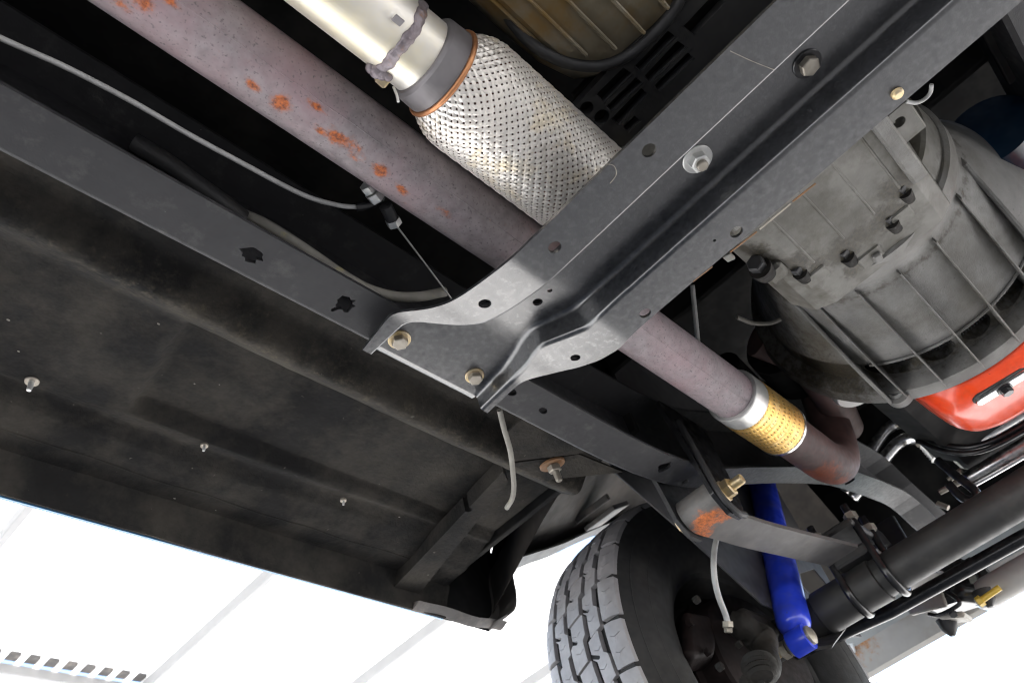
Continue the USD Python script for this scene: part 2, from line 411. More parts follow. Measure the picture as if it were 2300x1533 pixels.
CZ = 2.6
canopy = thing('canopy', 'overexposed white corrugated canopy roof beyond the rocker of the truck', 'canopy')
edges = [2.12 + 1.26 * k for k in range(-6, 7)]
for a, b in zip(edges[:-1], edges[1:]):
    a, b = a + 0.006, b - 0.006
    n = 12
    xs, zs = [], []
    for k in range(n):
        w = (b - a) / n
        x0 = a + k * w
        xs += [x0, x0 + 0.30 * w, x0 + 0.38 * w, x0 + 0.92 * w]
        zs += [0, 0, 0.030, 0.030]
    xs.append(b); zs.append(0)
    gr = np.array([[A(x, y, CZ + z) for y in (2.5, 4.72)] for x, z in zip(xs, zs)])
    part(canopy, 'roof_sheet', sheet(gr, 0.002), 'canopy_sheet', smooth=False)
    if 0.5 < a < 1.2:
        for k in range(n):
            part(canopy, 'rib_closure', box(A(a + (k + 0.65) * (b - a) / n, 4.668, CZ + 0.013), A(0.062, 0.07, 0.022), ch=0.002), 'fender_under', smooth=False)
for k, x in enumerate(edges):
    part(canopy, 'rafter', box(A(x, 3.6, CZ - 0.045), A(0.035, 2.2, 0.08), ch=0.004), 'seam_grey', smooth=False)
part(canopy, 'edge_beam', box(A(2.1, 4.745, CZ - 0.03), A(16, 0.04, 0.06), ch=0.004), 'seam_grey', smooth=False)
part(canopy, 'gutter', box(A(2.1, 4.86, CZ - 0.015), A(16, 0.12, 0.09), ch=0.012), 'white_paint', smooth=False)
for x in (-4.0, 0.2):
    part(canopy, 'post', box(A(x, 4.70, 0.6), A(0.08, 0.08, 3.9), ch=0.004), 'white_paint', smooth=False)

# ------------------------------------------------------------------ the truck
T = thing('pickup_truck', 'underside of a raised pickup truck with black chassis, exhaust pipes and front axle', 'truck')

# --- frame rail: C channel, its bottom flange narrows and kicks up over the axle
YI, YO = 0.3976, 0.459


def rail_shift(x):
    xs = [-2, 0.80, 0.92, 1.05, 1.25, 1.45, 1.66, 1.90, 2.10, 2.24, 2.6]
    dz = [0, 0, 0.006, 0.028, 0.085, 0.145, 0.190, 0.250, 0.285, 0.245, 0.20]
    dy = [0, 0, 0, 0, -0.03, -0.06, -0.0976, -0.0976, -0.0976, -0.0976, -0.0976]
    return PchipInterpolator(xs, dy)(x), PchipInterpolator(xs, dz)(x)


def rough_hole(px, py, z, r, seed, tail=None):
    c = at(px, py, z=z)
    rr = np.random.default_rng(seed)
    th = np.linspace(0, 2 * np.pi, 18, endpoint=False)
    rad = r * (1 + 0.13 * rr.standard_normal(18))
    p = sg.Polygon(np.c_[c[0] + rad * np.cos(th), c[1] + rad * np.sin(th)])
    if tail is not None:
        e = at(*tail, z=z)
        p = unary_union([p, sg.LineString([c[:2], e[:2]]).buffer(r * 0.22)])
    return p


def round_hole(px, py, z, rx, ry=None, rot=0):
    c = at(px, py, z=z)
    return affinity.translate(affinity.rotate(affinity.scale(sg.Point(0, 0).buffer(1, 12), rx, ry or rx), rot), c[0], c[1])


holes = [rough_hole(566, 573, 0.7, 0.0105, 3), rough_hole(775, 683, 0.7, 0.0105, 4, (748, 696)), rough_hole(1489, 1040, 0.722, 0.0125, 5), round_hole(1220, 922, 0.7, 0.0075, 0.005, 10),
         round_hole(1148, 880, 0.7, 0.009, 0.006, 0), affinity.translate(sg.Point(0, 0).buffer(0.013, 6), 1.68, 0.331)]
xs = np.unique(np.r_[np.linspace(-0.9, 0.8, 5), np.linspace(0.8, 2.6, 40)])
R = []
for x in xs:
    dy, dz = rail_shift(x)
    R.append([A(x, YI + dy, 0.7 + dz), A(x, YO - 0.0066 + dy, 0.7 + dz), A(x, YO - 0.0066 + dy, 0.705 + dz), A(x, YI + dy, 0.705 + dz)])
fm = cut(rings(np.array(R)), *[prism(h, 0.6, (0, 0, 0.5)) for h in holes])
# web and bend radius and top flange as one swept profile
prof = [(YO - 0.0065, 0.7)] + [(YO - 0.0065 + 0.0065 * math.sin(a), 0.7065 - 0.0065 * math.cos(a)) for a in np.linspace(0.3, np.pi / 2, 5)] + [(YO, 0.84), (YI, 0.84), (YI, 0.835), (YO - 0.005, 0.835), (YO - 0.005, 0.7065), (YO - 0.0065, 0.705)]
R = []
for x in xs:
    dy, dz = rail_shift(x)
    R.append([A(x, p[0] + dy, p[1] + dz) for p in prof])
rail = part(T, 'frame_rail', cat(fm, rings(np.array(R))), 'rail_paint', 'long dark grey frame rail with ragged holes along its bottom flange', smooth=False)
part(rail, 'rivet', lathe([(0, 0.007), (0.002, 0.0065), (0.004, 0.004)], at(1538, 1078, z=0.735), (0, 0, -1), 14), 'rail_paint')

# --- crossmember: hat section bolted under the rail
ST = [  # y, flange z, web z, rear edge, rear corner, ridge (web/front wall), front corner, front edge
    (-0.75, 0.645, 0.681, 0.4420, 0.4986, 0.5805, 0.5815, 0.6390),
    (0.225, 0.645, 0.681, 0.4420, 0.4986, 0.5805, 0.5815, 0.6390),
    (0.250, 0.6465, 0.682, 0.4425, 0.4995, 0.5812, 0.5838, 0.6420),
    (0.270, 0.651, 0.685, 0.4435, 0.5005, 0.5825, 0.5900, 0.6500),
    (0.300, 0.658, 0.690, 0.4440, 0.5010, 0.5760, 0.5820, 0.6500),
    (0.327, 0.664, 0.695, 0.4430, 0.4985, 0.5700, 0.5735, 0.6410),
    (0.345, 0.668, 0.698, 0.4400, 0.4940, 0.5735, 0.5790, 0.6310),
    (0.362, 0.6705, 0.6995, 0.4310, 0.4770, 0.5790, 0.5870, 0.6210),
    (0.376, 0.673, 0.6997, 0.4200, 0.4560, 0.5830, 0.5910, 0.6130),
    (0.388, 0.675, 0.6997, 0.4080, 0.4340, 0.5860, 0.5935, 0.6080),
    (0.398, 0.676, 0.6997, 0.4030, 0.4250, 0.5890, 0.5945, 0.6070),
    (0.456, 0.676, 0.6997, 0.4090, 0.4225, 0.5950, 0.5960, 0.6085)]
ST = np.array(ST)
ys = np.unique(np.r_[np.linspace(-0.75, 0.2, 14), np.linspace(0.2, 0.456, 48)])


def smooth_col(c):
    v = np.interp(np.linspace(-0.75, 0.456, 1207), ST[:, 0], ST[:, c])
    k = np.hanning(23); k /= k.sum()
    vp = np.pad(v, 11, mode='edge')
    return np.interp(ys, np.linspace(-0.75, 0.456, 1207), np.convolve(vp, k, 'valid'))


COL = np.stack([smooth_col(c) for c in range(1, 8)], 1)


def fillet(P, radii, k=5):
    out = []
    for i, p in enumerate(P):
        r = radii[i]
        if r == 0 or i == 0 or i == len(P) - 1:
            out.append(p); continue
        a, b = unit(P[i - 1] - p), unit(P[i + 1] - p)
        L = min(r, 0.45 * np.linalg.norm(P[i - 1] - p), 0.45 * np.linalg.norm(P[i + 1] - p))
        for t in np.linspace(0, 1, k):
            out.append((1 - t) ** 2 * (p + a * L) + 2 * t * (1 - t) * p + t ** 2 * (p + b * L))
    return np.array(out)


th = 0.004
R = []
for y, (zf, zw, re, rc, rd, fc, fe) in zip(ys, COL):
    lower = fillet([A(re, zf), A(rc, zf), A(rc + 0.001, zw), A(rd, zw), A(fc, zf), A(fe, zf)], [0, 0.003, 0.006, 0.007, 0.006, 0])
    d = np.gradient(lower, axis=0); nrm = np.c_[-d[:, 1], d[:, 0]]; nrm /= np.linalg.norm(nrm, axis=1, keepdims=True)
    upper = lower + nrm * th
    pr = np.vstack([lower, upper[::-1]])
    R.append(np.c_[pr[:, 0], np.full(len(pr), y), pr[:, 1]])
cm = rings(np.array(R), cap='strip')


def zcyl(px, py, z, r, sy=1.0):
    c = at(px, py, z=z)
    m = trimesh.creation.cylinder(r, 0.1, sections=24)
    m.apply_scale([1, sy, 1])
    m.apply_translation(c)
    return m


tools = [zcyl(1458, 338, 0.645, 0.0075), zcyl(1245, 553, 0.647, 0.0072), zcyl(1089, 682, 0.662, 0.0072), zcyl(1207, 677, 0.69, 0.006), zcyl(1234, 650, 0.687, 0.003),
         zcyl(1446, 697, 0.650, 0.0070), zcyl(1291, 800, 0.664, 0.0062), zcyl(1654, 521, 0.645, 0.0075), zcyl(1605, 540, 0.645, 0.0018)]
cmx = part(T, 'crossmember', cut(cm, *tools), 'chassis_paint', 'satin black hat-section crossmember bolted across the frame rails', smooth=25)


xs_ = np.linspace(0.428, 0.594, 12)
part(cmx, 'end_fold', rings(np.array([[A(x, 0.4555, 0.6997), A(x, 0.4600, 0.7000), A(x, 0.4640, 0.7016), A(x, 0.4662, 0.7050), A(x, 0.4668, 0.7100), A(x, 0.4620, 0.7100), A(x, 0.4555, 0.7040)] for x in xs_])), 'chassis_paint', smooth=50)


def bolt(parent, o, axis, r=0.0095, h=0.007, washer=0.0135, wmat='zinc_yellow', bmat='zinc_yellow', spin=0.3, name='bolt', label=None, wh=0.002):
    o = np.asarray(o, float); a = unit(axis)
    p = part(parent, name, hexa(o + a * wh, a, r, h, spin), bmat, label, smooth=20)
    part(p, 'washer', disc(o - a * 0.0005, a, washer, wh + 0.0005), wmat) if parent == T else part(parent, 'washer', disc(o - a * 0.0005, a, washer, wh + 0.0005), wmat)
    return p


bolt(cmx, at(897, 762, z=0.6995), (0, 0, -1), 0.0098, 0.0075, 0.0138, 'zinc_yellow', 'bolt_steel', 0.35)
bolt(cmx, at(1066, 843, z=0.6995), (0, 0, -1), 0.0092, 0.0075, 0.0125, 'zinc_yellow', 'bolt_steel', 0.1)
nut_o = at(1566, 357, z=0.681)
bolt(cmx, nut_o, (0, 0, -1), 0.0108, 0.010, 0.0165, 'zinc_white', 'zinc_white', 0.5, name='nut')
part(cmx, 'stud', lathe([(0, 0.0062), (0.004, 0.0062), (0.005, 0.005)], nut_o + A(0, 0, -0.0118), (0, 0, -1), 16), 'bolt_steel')
o2 = at(1812, 143, z=0.681)
bolt(cmx, o2, (0, 0, -1), 0.010, 0.008, 0.0150, 'gloss_black', 'bolt_steel', 0.2, name='nut')
part(cmx, 'plug', lathe([(0, 0.0065), (0.003, 0.006), (0.005, 0.004)], at(2014, 209, z=0.645), (0.1, 0.1, -1), 18), 'zinc_yellow', 'small yellow plug in the front flange of the crossmember')
# scratches through the paint are thin raised burrs
for pts in ([(1640, 115), (1690, 138), (1738, 157)], [(1352, 368), (1378, 372), (1384, 392), (1370, 412)]):
    P = spline([at(*p, z=0.6447) for p in pts], 6)
    part(cmx, 'scratch', tube(P, 0.00032, 5), 'bolt_steel')

for a_, b_, mt_ in (((1640, 566), (1700, 520), 'rusty_plate'), ((1706, 515), (1776, 457), 'bolt_steel'), ((1780, 453), (1832, 412), 'rusty_plate'), ((1556, 632), (1600, 598), 'rusty_plate')):
    part(cmx, 'edge_chip', tube(np.array([at(*a_, z=0.6455), at(*b_, z=0.6455)]), 0.0011, 6), mt_)
part(cmx, 'bent_tab', box(at(1637, 577, z=0.648), A(0.012, 0.010, 0.005), (0.4, 1, 0, 0), 0.001), 'case_cast', smooth=False)

# --- main exhaust pipe with gold flex section and elbow
EY, EZ, ER = 0.283, 0.78, 0.0392
pipe_pts = np.array([A(x, EY, EZ) for x in np.linspace(-0.75, 1.055, 120)])
rpx = [(262, 3, 15), (318, 2, 19), (392, 10, 13), (562, 186, 13), (677, 196, 12), (630, 232, 22), (715, 242, 9), (712, 290, 10), (750, 303, 15), (735, 310, 11), (795, 330, 20), (790, 348, 12), (855, 385, 17), (925, 368, 9), (898, 423, 13), (993, 473, 15)]
rs = []
for px, py, r in rpx:
    d = ROT @ np.array([px - C0[0], py - C0[1], F]); d /= np.linalg.norm(d)
    # nearest hit on the pipe
    b = d[1] * EY + d[2] * EZ; a2 = d[1] ** 2 + d[2] ** 2; c2 = EY ** 2 + EZ ** 2 - ER ** 2
    s = (b - math.sqrt(max(b * b - a2 * c2, 0))) / a2
    rs.append((d * s, r / F * s * 1.2))
pipe = part(T, 'exhaust_pipe', tube(pipe_pts, ER, 96), 'exhaust_primer', 'long mauve primed exhaust pipe with orange rust spots', smooth=True, wear=spots(rs))
# longitudinal weld seam of the pipe
phi = math.radians(-118)
seam = np.array([A(x, EY + ER * 1.0 * math.cos(phi), EZ + ER * 1.0 * math.sin(phi)) + A(0, 0.0004 * math.sin(90 * x), 0) for x in np.linspace(-0.75, 1.05, 60)])
part(pipe, 'weld_seam', tube(seam, 0.0007, 6), 'exhaust_primer')
part(pipe, 'clamp_ring', lathe([(0, 0.040), (0.001, 0.0445), (0.004, 0.046), (0.038, 0.046), (0.040, 0.045)], A(1.022, EY, EZ), (1, 0, 0), 64), 'zinc_white', 'pale steel collar between the exhaust pipe and gold flex')
core = part(pipe, 'flex_core', lathe([(0, 0.0435), (0.12, 0.0435)], A(1.058, EY, EZ), (1, 0, 0), 48), 'dark_steel')


def braid(o, axis, prof, L, N, pitch, width, amp, per, seg, thick=0.0006):
    """woven tube of flat strips; prof(s) = radius"""
    u, v, a = basis(axis)
    ms = []
    s = np.linspace(0, L, seg)
    r = prof(s)
    for hand in (1, -1):
        for k in range(N):
            ph0 = 2 * np.pi * k / N
            ph = ph0 + hand * 2 * np.pi * s / pitch
            # over-under: a full wave each time two crossings pass
            wv = amp * np.sin(N * (ph - ph0) * hand + k * np.pi + (0 if hand > 0 else np.pi))
            rad = r + wv
            e_r = np.cos(ph)[:, None] * u + np.sin(ph)[:, None] * v
            e_t = -np.sin(ph)[:, None] * u + np.cos(ph)[:, None] * v
            Pc = o + s[:, None] * a + rad[:, None] * e_r
            tan = a + (hand * 2 * np.pi / pitch * r)[:, None] * e_t
            tan /= np.linalg.norm(tan, axis=1, keepdims=True)
            sd = np.cross(tan, e_r)
            w = width / 2
            q_ = [Pc - sd * w, Pc + e_r * thick, Pc + sd * w]
            ms.append(sheet(np.stack(q_, 1)))
    return cat(*ms)


gb = braid(A(1.060, EY, EZ), (1, 0, 0), lambda s: 0.0462 - 0.0008 * np.cos(s * 520) * 0.4, 0.120, 44, 1.5, 0.0050, 0.00012, 1, 110)
part(pipe, 'flex_braid', gb, 'gold_flex', 'short gold braided flex section of the exhaust pipe', smooth=True, kind='stuff')
part(pipe, 'end_ring', lathe([(0, 0.041), (0.001, 0.0475), (0.007, 0.0475), (0.009, 0.0445), (0.012, 0.0415)], A(1.178, EY, EZ), (1, 0, 0), 64), 'bright_alloy')
elb = spline([A(1.18, EY, EZ), A(1.27, EY, EZ - 0.001), A(1.355, EY, EZ), A(1.42, EY - 0.004, EZ + 0.022), A(1.458, EY - 0.014, EZ + 0.075), A(1.468, EY - 0.03, EZ + 0.15), A(1.445, EY - 0.06, EZ + 0.25), A(1.40, EY - 0.10, EZ + 0.36)], 8)
part(pipe, 'elbow', tube(elb, 0.0385, 64), 'exhaust_brown', 'rust brown exhaust elbow turning up ahead of the gold flex', smooth=True,
     wear=spots([(A(1.32, EY + 0.014, EZ - 0.036), 0.045), (A(1.38, EY + 0.016, EZ - 0.025), 0.04)]))

# --- second exhaust: stainless pipe with a large woven flex
SY, SZ = 0.1715, 0.76
BX = 0.302
HS = lambda V: np.maximum.reduce([np.exp(-((V[:, 0] - x) / w) ** 2) * k for x, w, k in ((0.243, 0.020, 0.78), (0.270, 0.006, 0.5), (0.17, 0.07, 0.25), (0.302, 0.012, 0.5))])
SP = part(T, 'stainless_pipe', fine(lathe([(0, 0.0385), (0.93, 0.0385), (0.985, 0.0385), (1.03, 0.0395)], A(-0.75, SY, SZ), (1, 0, 0), 80, cap=False), 0.02), 'stainless',
          'bright stainless exhaust pipe with straw coloured weld marks', smooth=True, heat=HS)
tt = np.linspace(0, 2 * np.pi, 90)
wob = 0.0010 * np.sin(5 * tt) + 0.0006 * np.sin(11 * tt + 1)
bead = np.c_[0.243 + 0.8 * wob + 0.003 * np.sin(tt), SY + 0.0388 * np.cos(tt), SZ + 0.0388 * np.sin(tt)]
bt = tube(bead, 0.0056 + 0.0005 * np.sin(9 * tt) + 0.0005 * np.sin(23 * tt + 2), 12)
rad_ = np.hypot(bt.vertices[:, 1] - SY, bt.vertices[:, 2] - SZ)
k_ = (0.0388 + (rad_ - 0.0388) * 0.45) / rad_
bt.vertices[:, 1] = SY + (bt.vertices[:, 1] - SY) * k_; bt.vertices[:, 2] = SZ + (bt.vertices[:, 2] - SZ) * k_
part(SP, 'weld_bead', bt, 'weld_bead', 'lumpy grey weld bead around the stainless pipe', smooth=True)
bl = np.array([A(0.236 + 0.005 * k, SY + 0.040 * math.cos(a), SZ + 0.040 * math.sin(a)) for k, a in enumerate(np.linspace(-0.55, -0.75, 4))])
part(SP, 'weld_bead', cat(*[trimesh.creation.icosphere(2, r).apply_translation(p) for p, r in zip(bl, (0.006, 0.0075, 0.0065, 0.005))]), 'weld_bead')
tb = at(862, 178, y=SY + 0.037)
part(SP, 'clamp_tab', box(tb + A(0.001, 0.002, 0.004), A(0.013, 0.012, 0.010), (0.3, 0, 1, 0), 0.002), 'zinc_yellow', 'heat tinted square tab welded to the stainless pipe')
tw = at(885, 200, y=SY + 0.036)
part(SP, 'wire_tail', tube(np.array([tw + A(0, 0, 0.004), tw + A(0.002, 0, -0.012), tw + A(0.003, 0.001, -0.022)]), 0.0014, 8), 'zinc_white')
tp = at(894, 46, z=SZ - 0.0388)
part(SP, 'patch', box(tp, A(0.010, 0.0075, 0.0016), (0.25, 1, 0, 0), 0.0006), 'clamp_ring')
part(SP, 'clamp_ring', fine(lathe([(0, 0.0395), (0.0008, 0.0425), (0.004, 0.0455), (0.0255, 0.047), (0.027, 0.046)], A(0.272, SY, SZ), (1, 0, 0), 80, cap=False), 0.01), 'clamp_ring', 'grey steel ring at the end of the woven flex', smooth=30, heat=lambda V: np.clip((V[:, 0] - 0.292) / 0.008, 0, 1) * 0.62)
ring_b = np.c_[np.full(90, 0.3005), SY + 0.0478 * np.cos(tt), SZ + 0.0478 * np.sin(tt)]
part(SP, 'copper_bead', tube(ring_b, 0.0028, 10), 'copper_tint', smooth=True)


def flex_r(s):
    return np.interp(s, [0, 0.006, 0.014, 0.024, 0.036, 0.30], [0.0475, 0.0505, 0.0555, 0.0598, 0.0618, 0.0618])


sc = np.linspace(0, 0.30, 90)
part(SP, 'flex_core', lathe([(s, float(flex_r(s)) - 0.0042 + 0.0012 * math.sin(s * 900)) for s in sc], A(BX, SY, SZ), (1, 0, 0), 64), 'braid_core')
part(SP, 'flex_braid', braid(A(BX - 0.001, SY, SZ), (1, 0, 0), flex_r, 0.30, 43, 0.36, 0.0043, 0.00055, 1, 170), 'braid_wire', 'woven stainless wire sleeve of the large flex pipe', smooth=True, kind='stuff')

# --- cab floor: rough undercoated sheet with a sunken panel, a ridge along the rail and a clip line
ZF = 0.80


def floor_z(x, y):
    z = np.full_like(x, ZF)
    z += 0.055 * (1 - np.clip((y - 0.48) / 0.03, 0, 1)) ** 1.0                    # up behind the rail
    ridge = np.clip(1 - np.abs(y - 0.575 - 0.012 * np.sin(2.2 * x)) / 0.045, 0, 1)
    z -= 0.030 * (ridge * ridge * (3 - 2 * ridge)) * np.clip((x + 0.5) / 0.5, 0, 1)
    pan = np.clip((y - 0.615) / 0.008, 0, 1) * np.clip((x - 0.275 - 0.10 * np.clip(y - 0.66, 0, 1)) / 0.012, 0, 1) * np.clip((0.80 - y) / 0.02, 0, 1)
    z += 0.020 * pan
    gr = np.clip(1 - np.abs(y - 0.815 - 0.01 * np.sin(5 * x)) / 0.024, 0, 1)
    z += 0.010 * gr
    z -= 0.010 * np.clip((y - 0.83) / 0.04, 0, 1)
    z += 0.002 * (meshkit.fbm(np.stack([x * 14, y * 14, x * 0], -1), 4, 3) - 0.5) * 2
    z += 0.006 * (meshkit.fbm(np.stack([x * 60, y * 60, x * 0 + 3], -1), 3, 5) - 0.5) * ridge
    return z


gx, gy = np.meshgrid(np.linspace(-1.6, 0.97, 260), np.linspace(0.45, 0.945, 130), indexing='ij')
gr = np.stack([gx, gy, floor_z(gx, gy)], -1)
ty = [(at(px, py, z=0.77), r) for px, py, r in ((560, 690, 0.025), (790, 755, 0.04), (740, 735, 0.025), (850, 800, 0.045), (930, 850, 0.05), (1010, 895, 0.05), (1080, 940, 0.04), (690, 745, 0.03), (620, 715, 0.03), (200, 590, 0.04), (120, 565, 0.03), (270, 610, 0.03))]
fl = part(T, 'cab_floor', sheet(gr, 0.004), 'undercoat', 'dirty black undercoated cab floor with a ridge beside the frame rail', smooth=True, wear=lambda V: np.maximum(spots([(p, r * 0.7) for p, r in ty[4:8]])(V) * 0.6, 0.24 * np.exp(-((V[:, 1] - 0.585) / 0.04) ** 2) * np.clip((V[:, 0] + 0.1) / 0.3, 0, 1)))
for px, py, s in ((72, 855, 1.0), (459, 999, 0.65), (771, 1122, 0.6)):
    c = at(px, py, z=ZF)
    st = part(fl, 'floor_stud', tube(np.array([c + A(0, 0, -0.001), c + A(0, 0, -0.010 * s), c + A(0.0, 0.001, -0.016 * s)]), [0.0036 * s, 0.0034 * s, 0.0028 * s], 10), 'zinc_white')
    part(fl, 'stud_washer', disc(c + A(0, 0, 0.001), (0, 0, -1), 0.0085 * s, 0.0035, 20), 'bolt_steel')
# mud flecks stuck on the floor
for k in range(14):
    x, y = rng.uniform(-0.1, 0.85), rng.uniform(0.64, 0.92)
    z = float(floor_z(np.array([x]), np.array([y]))[0])
    s = rng.uniform(0.0006, 0.0014)
    m = trimesh.creation.icosphere(1, s); m.apply_scale([1.6, 1.0, 0.6]); m.apply_translation((x, y, z - s * 0.2))
    part(fl, 'mud_fleck', m, 'hose_tan')
for k, (xa, xb2, y_) in enumerate(((-0.1, 0.9, 0.888),)):
    xx = np.linspace(xa, xb2, 90)
    zz = floor_z(xx, np.full(90, y_))
    part(fl, 'seam_sealer', tube(np.c_[xx, y_ + 0.004 * np.sin(4 * xx + k) + 0.0015 * np.sin(37 * xx), zz + 0.001], 0.0018 + 0.0008 * np.sin(53 * xx) ** 2, 8), 'undercoat', smooth=True)
# rocker edge: painted sill with a turned pinch weld
xr = np.linspace(-1.8, 0.98, 60)
prof = [(0.925, 0.792), (0.938, 0.770), (0.946, 0.745), (0.949, 0.7385), (0.952, 0.7385), (0.953, 0.746), (0.957, 0.80), (0.962, 1.0), (0.955, 1.0), (0.948, 0.80)]
R = []
for x in xr:
    w = 0.0012 * math.sin(7 * x) + 0.002 * math.exp(-((x - 0.43) / 0.02) ** 2)
    R.append([A(x, p[0], p[1] + (w if p[1] < 0.76 else 0)) for p in prof])
part(T, 'rocker_panel', rings(np.array(R)), 'undercoat', 'black underside of the sill along the edge of the cab')
R = [[A(x, p[0] + 0.0035, p[1]) for p in ((0.953, 0.7405), (0.957, 0.7405), (0.964, 0.80), (0.970, 1.05), (0.962, 1.05), (0.957, 0.80))] for x in xr]
part(T, 'door_skin', rings(np.array(R)), 'body_paint', 'thin sunlit blue painted edge below the cab')

# front cross brace of the floor and the firewall behind it
br = [at(1130, 1058, z=0.79), at(1142, 1082, z=0.79), at(935, 1341, z=0.765), at(885, 1318, z=0.765)]
bm = man(hull(*[np.array([p, p + A(0, 0, 0.03)]) for p in br])) - man(zcyl(1051, 1143, 0.783, 0.0075, 0.75))
bpart = part(T, 'floor_brace', unman(bm), 'undercoat', 'dusty cross brace with a hole at the front end of the cab floor', smooth=False)
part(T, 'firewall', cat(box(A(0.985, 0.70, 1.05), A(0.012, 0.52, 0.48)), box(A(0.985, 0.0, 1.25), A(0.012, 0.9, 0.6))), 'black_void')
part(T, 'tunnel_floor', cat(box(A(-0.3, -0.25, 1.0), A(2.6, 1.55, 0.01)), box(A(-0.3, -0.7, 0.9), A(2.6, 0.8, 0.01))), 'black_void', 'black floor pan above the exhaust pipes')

# cab mount bracket hanging off the rail with a rusty bolt
z0 = 0.745
bk1 = [at(*p, z=z0) for p in ((1135, 975), (1190, 925), (1360, 1000), (1303, 1018), (1150, 1036))]
bk2 = [at(*p, z=z0 + 0.012) for p in ((1150, 1040), (1300, 1020), (1400, 1060), (1330, 1066), (1228, 1077), (1160, 1048))]
mk = part(T, 'cab_mount', hull(np.array(bk1), np.array(bk1) + A(0, 0, 0.004)), 'undercoat', 'folded cab mount bracket with a rusty bolt beside the frame rail', smooth=False)
part(mk, 'lower_plate', hull(np.array(bk2), np.array(bk2) + A(0, 0, 0.004)), 'undercoat', smooth=False)
c = at(1240, 1040, z=z0 + 0.010)
part(mk, 'mount_washer', disc(c, (0.25, 0.1, -1), 0.021, 0.004), 'rusty_plate')
part(mk, 'mount_bolt', cat(hexa(c + A(0.001, 0, -0.005), (0.25, 0.1, -1), 0.011, 0.010, 0.2), lathe([(0, 0.0055), (0.018, 0.0055), (0.020, 0.0045)], c + A(0.003, 0, -0.012), (0.25, 0.1, -1), 14)), 'bolt_steel')
# thin rubber drain hose hanging next to it
dp = [at(1122, 920, z=0.735), at(1132, 962, z=0.728), at(1146, 1012, z=0.722), at(1152, 1060, z=0.718), at(1154, 1095, z=0.715), at(1150, 1120, z=0.714), at(1138, 1140, z=0.716)]
part(T, 'drain_hose', tube(spline(dp, 8), 0.0040, 14), 'hose_tan', 'short pale drain hose dangling below the cab mount')

# --- cables and hoses behind the rail
cb = [at(-160, 5, z=0.76), at(0, 85, z=0.76), at(150, 152, z=0.76), at(300, 230, z=0.76), at(430, 305, z=0.76), at(560, 375, z=0.76), at(640, 418, z=0.762), at(700, 445, z=0.764), at(760, 461, z=0.768), at(800, 465, z=0.772)]
cable = part(T, 'brake_cable', tube(spline(cb, 8), 0.0027, 14), 'cable_grey', 'thin grey parking brake cable sweeping across the dark floor', smooth=True)
cb2 = [at(800, 465, z=0.772), at(830, 460, z=0.775), at(852, 448, z=0.778), at(858, 436, z=0.78)]
part(cable, 'end_sleeve', tube(spline(cb2, 6), 0.0052, 14), 'gloss_black')
f1, f2 = at(822, 415, z=0.77), at(840, 437, z=0.77)
part(cable, 'fitting', cat(hexa(f1, f2 - f1, 0.0085, 0.010, 0.3), hexa(f1 + (f2 - f1) * 0.75, f2 - f1, 0.0095, 0.012, 0.1)), 'zinc_white')
f1, f2 = at(866, 462, z=0.765), at(884, 498, z=0.765)
part(cable, 'equalizer', tube(np.array([f1, f2]), 0.0075, 12), 'dark_steel')
part(cable, 'fitting', hexa(f2 - unit(f2 - f1) * 0.004, f2 - f1, 0.009, 0.009, 0.2), 'zinc_white')
part(cable, 'inner_wire', tube(np.array([f2, at(950, 585, z=0.76), at(1015, 672, z=0.75)]), 0.0011, 8), 'cable_grey')
h1 = [at(520, 470, z=0.80), at(600, 505, z=0.78), at(690, 562, z=0.765), at(760, 610, z=0.755), at(820, 645, z=0.748), at(880, 664, z=0.745), at(940, 666, z=0.75), at(1000, 655, z=0.765)]
part(T, 'wire_loom', tube(spline(h1, 8), 0.0062, 14), 'hose_tan', 'dusty tan wire loom lying along the inside of the frame rail')
h2 = [at(300, 320, z=0.81), at(370, 362, z=0.80), at(440, 412, z=0.79), at(500, 455, z=0.785), at(545, 490, z=0.785)]
hp = spline(h2, 40)
part(T, 'rubber_hose', tube(hp, 0.010, 14), 'dark_steel', 'black rubber hose tucked behind the frame rail', smooth=60)

# --- left front fender and wheel house
arch = [(1.10, 0.742), (1.128, 0.765), (1.142, 0.80), (1.147, 0.850), (1.165, 0.885), (1.22, 0.916), (1.36, 0.988), (1.50, 1.070), (1.62, 1.135), (1.74, 1.18), (1.90, 1.17), (2.05, 1.10), (2.18, 0.95), (2.25, 0.80)]
ar = spline([(p[0], 0, p[1]) for p in arch], 4)[:, [0, 2]]
lip = [(0, 0), (0, 0.006), (0.012, 0.010), (0.012, 0.0)]
R = []
tng = np.gradient(ar, axis=0); nr = np.c_[-tng[:, 1], tng[:, 0]]; nr /= np.linalg.norm(nr, axis=1, keepdims=True)
for p, n_ in zip(ar, nr):
    R.append([A(p[0] + n_[0] * h, y, p[1] + n_[1] * h) for y, h in ((0.900, 0.002), (0.955, 0), (0.955, 0.02), (0.950, 0.02), (0.950, 0.004), (0.900, 0.006))])
fen = part(T, 'fender', rings(np.array(R)), 'fender_lip', 'dusty grey fender lip around the front wheel opening')
outer = sg.Polygon([(0.98, 0.742)] + [tuple(p) for p in ar] + [(2.42, 0.80), (2.42, 1.50), (0.98, 1.50)]).buffer(0)
slot = [at(*p, y=0.958) for p in ((1106, 1222), (1102, 1240))]
outer = outer.difference(sg.LineString([(p[0], p[2]) for p in slot]).buffer(0.0022))
part(fen, 'fender_skin', prism(outer, 0.0015, (0, 0.958, 0), (1, 0, 0), (0, 0, 1)), 'black_void', smooth=False)
xb = np.linspace(0.90, 1.13, 24)
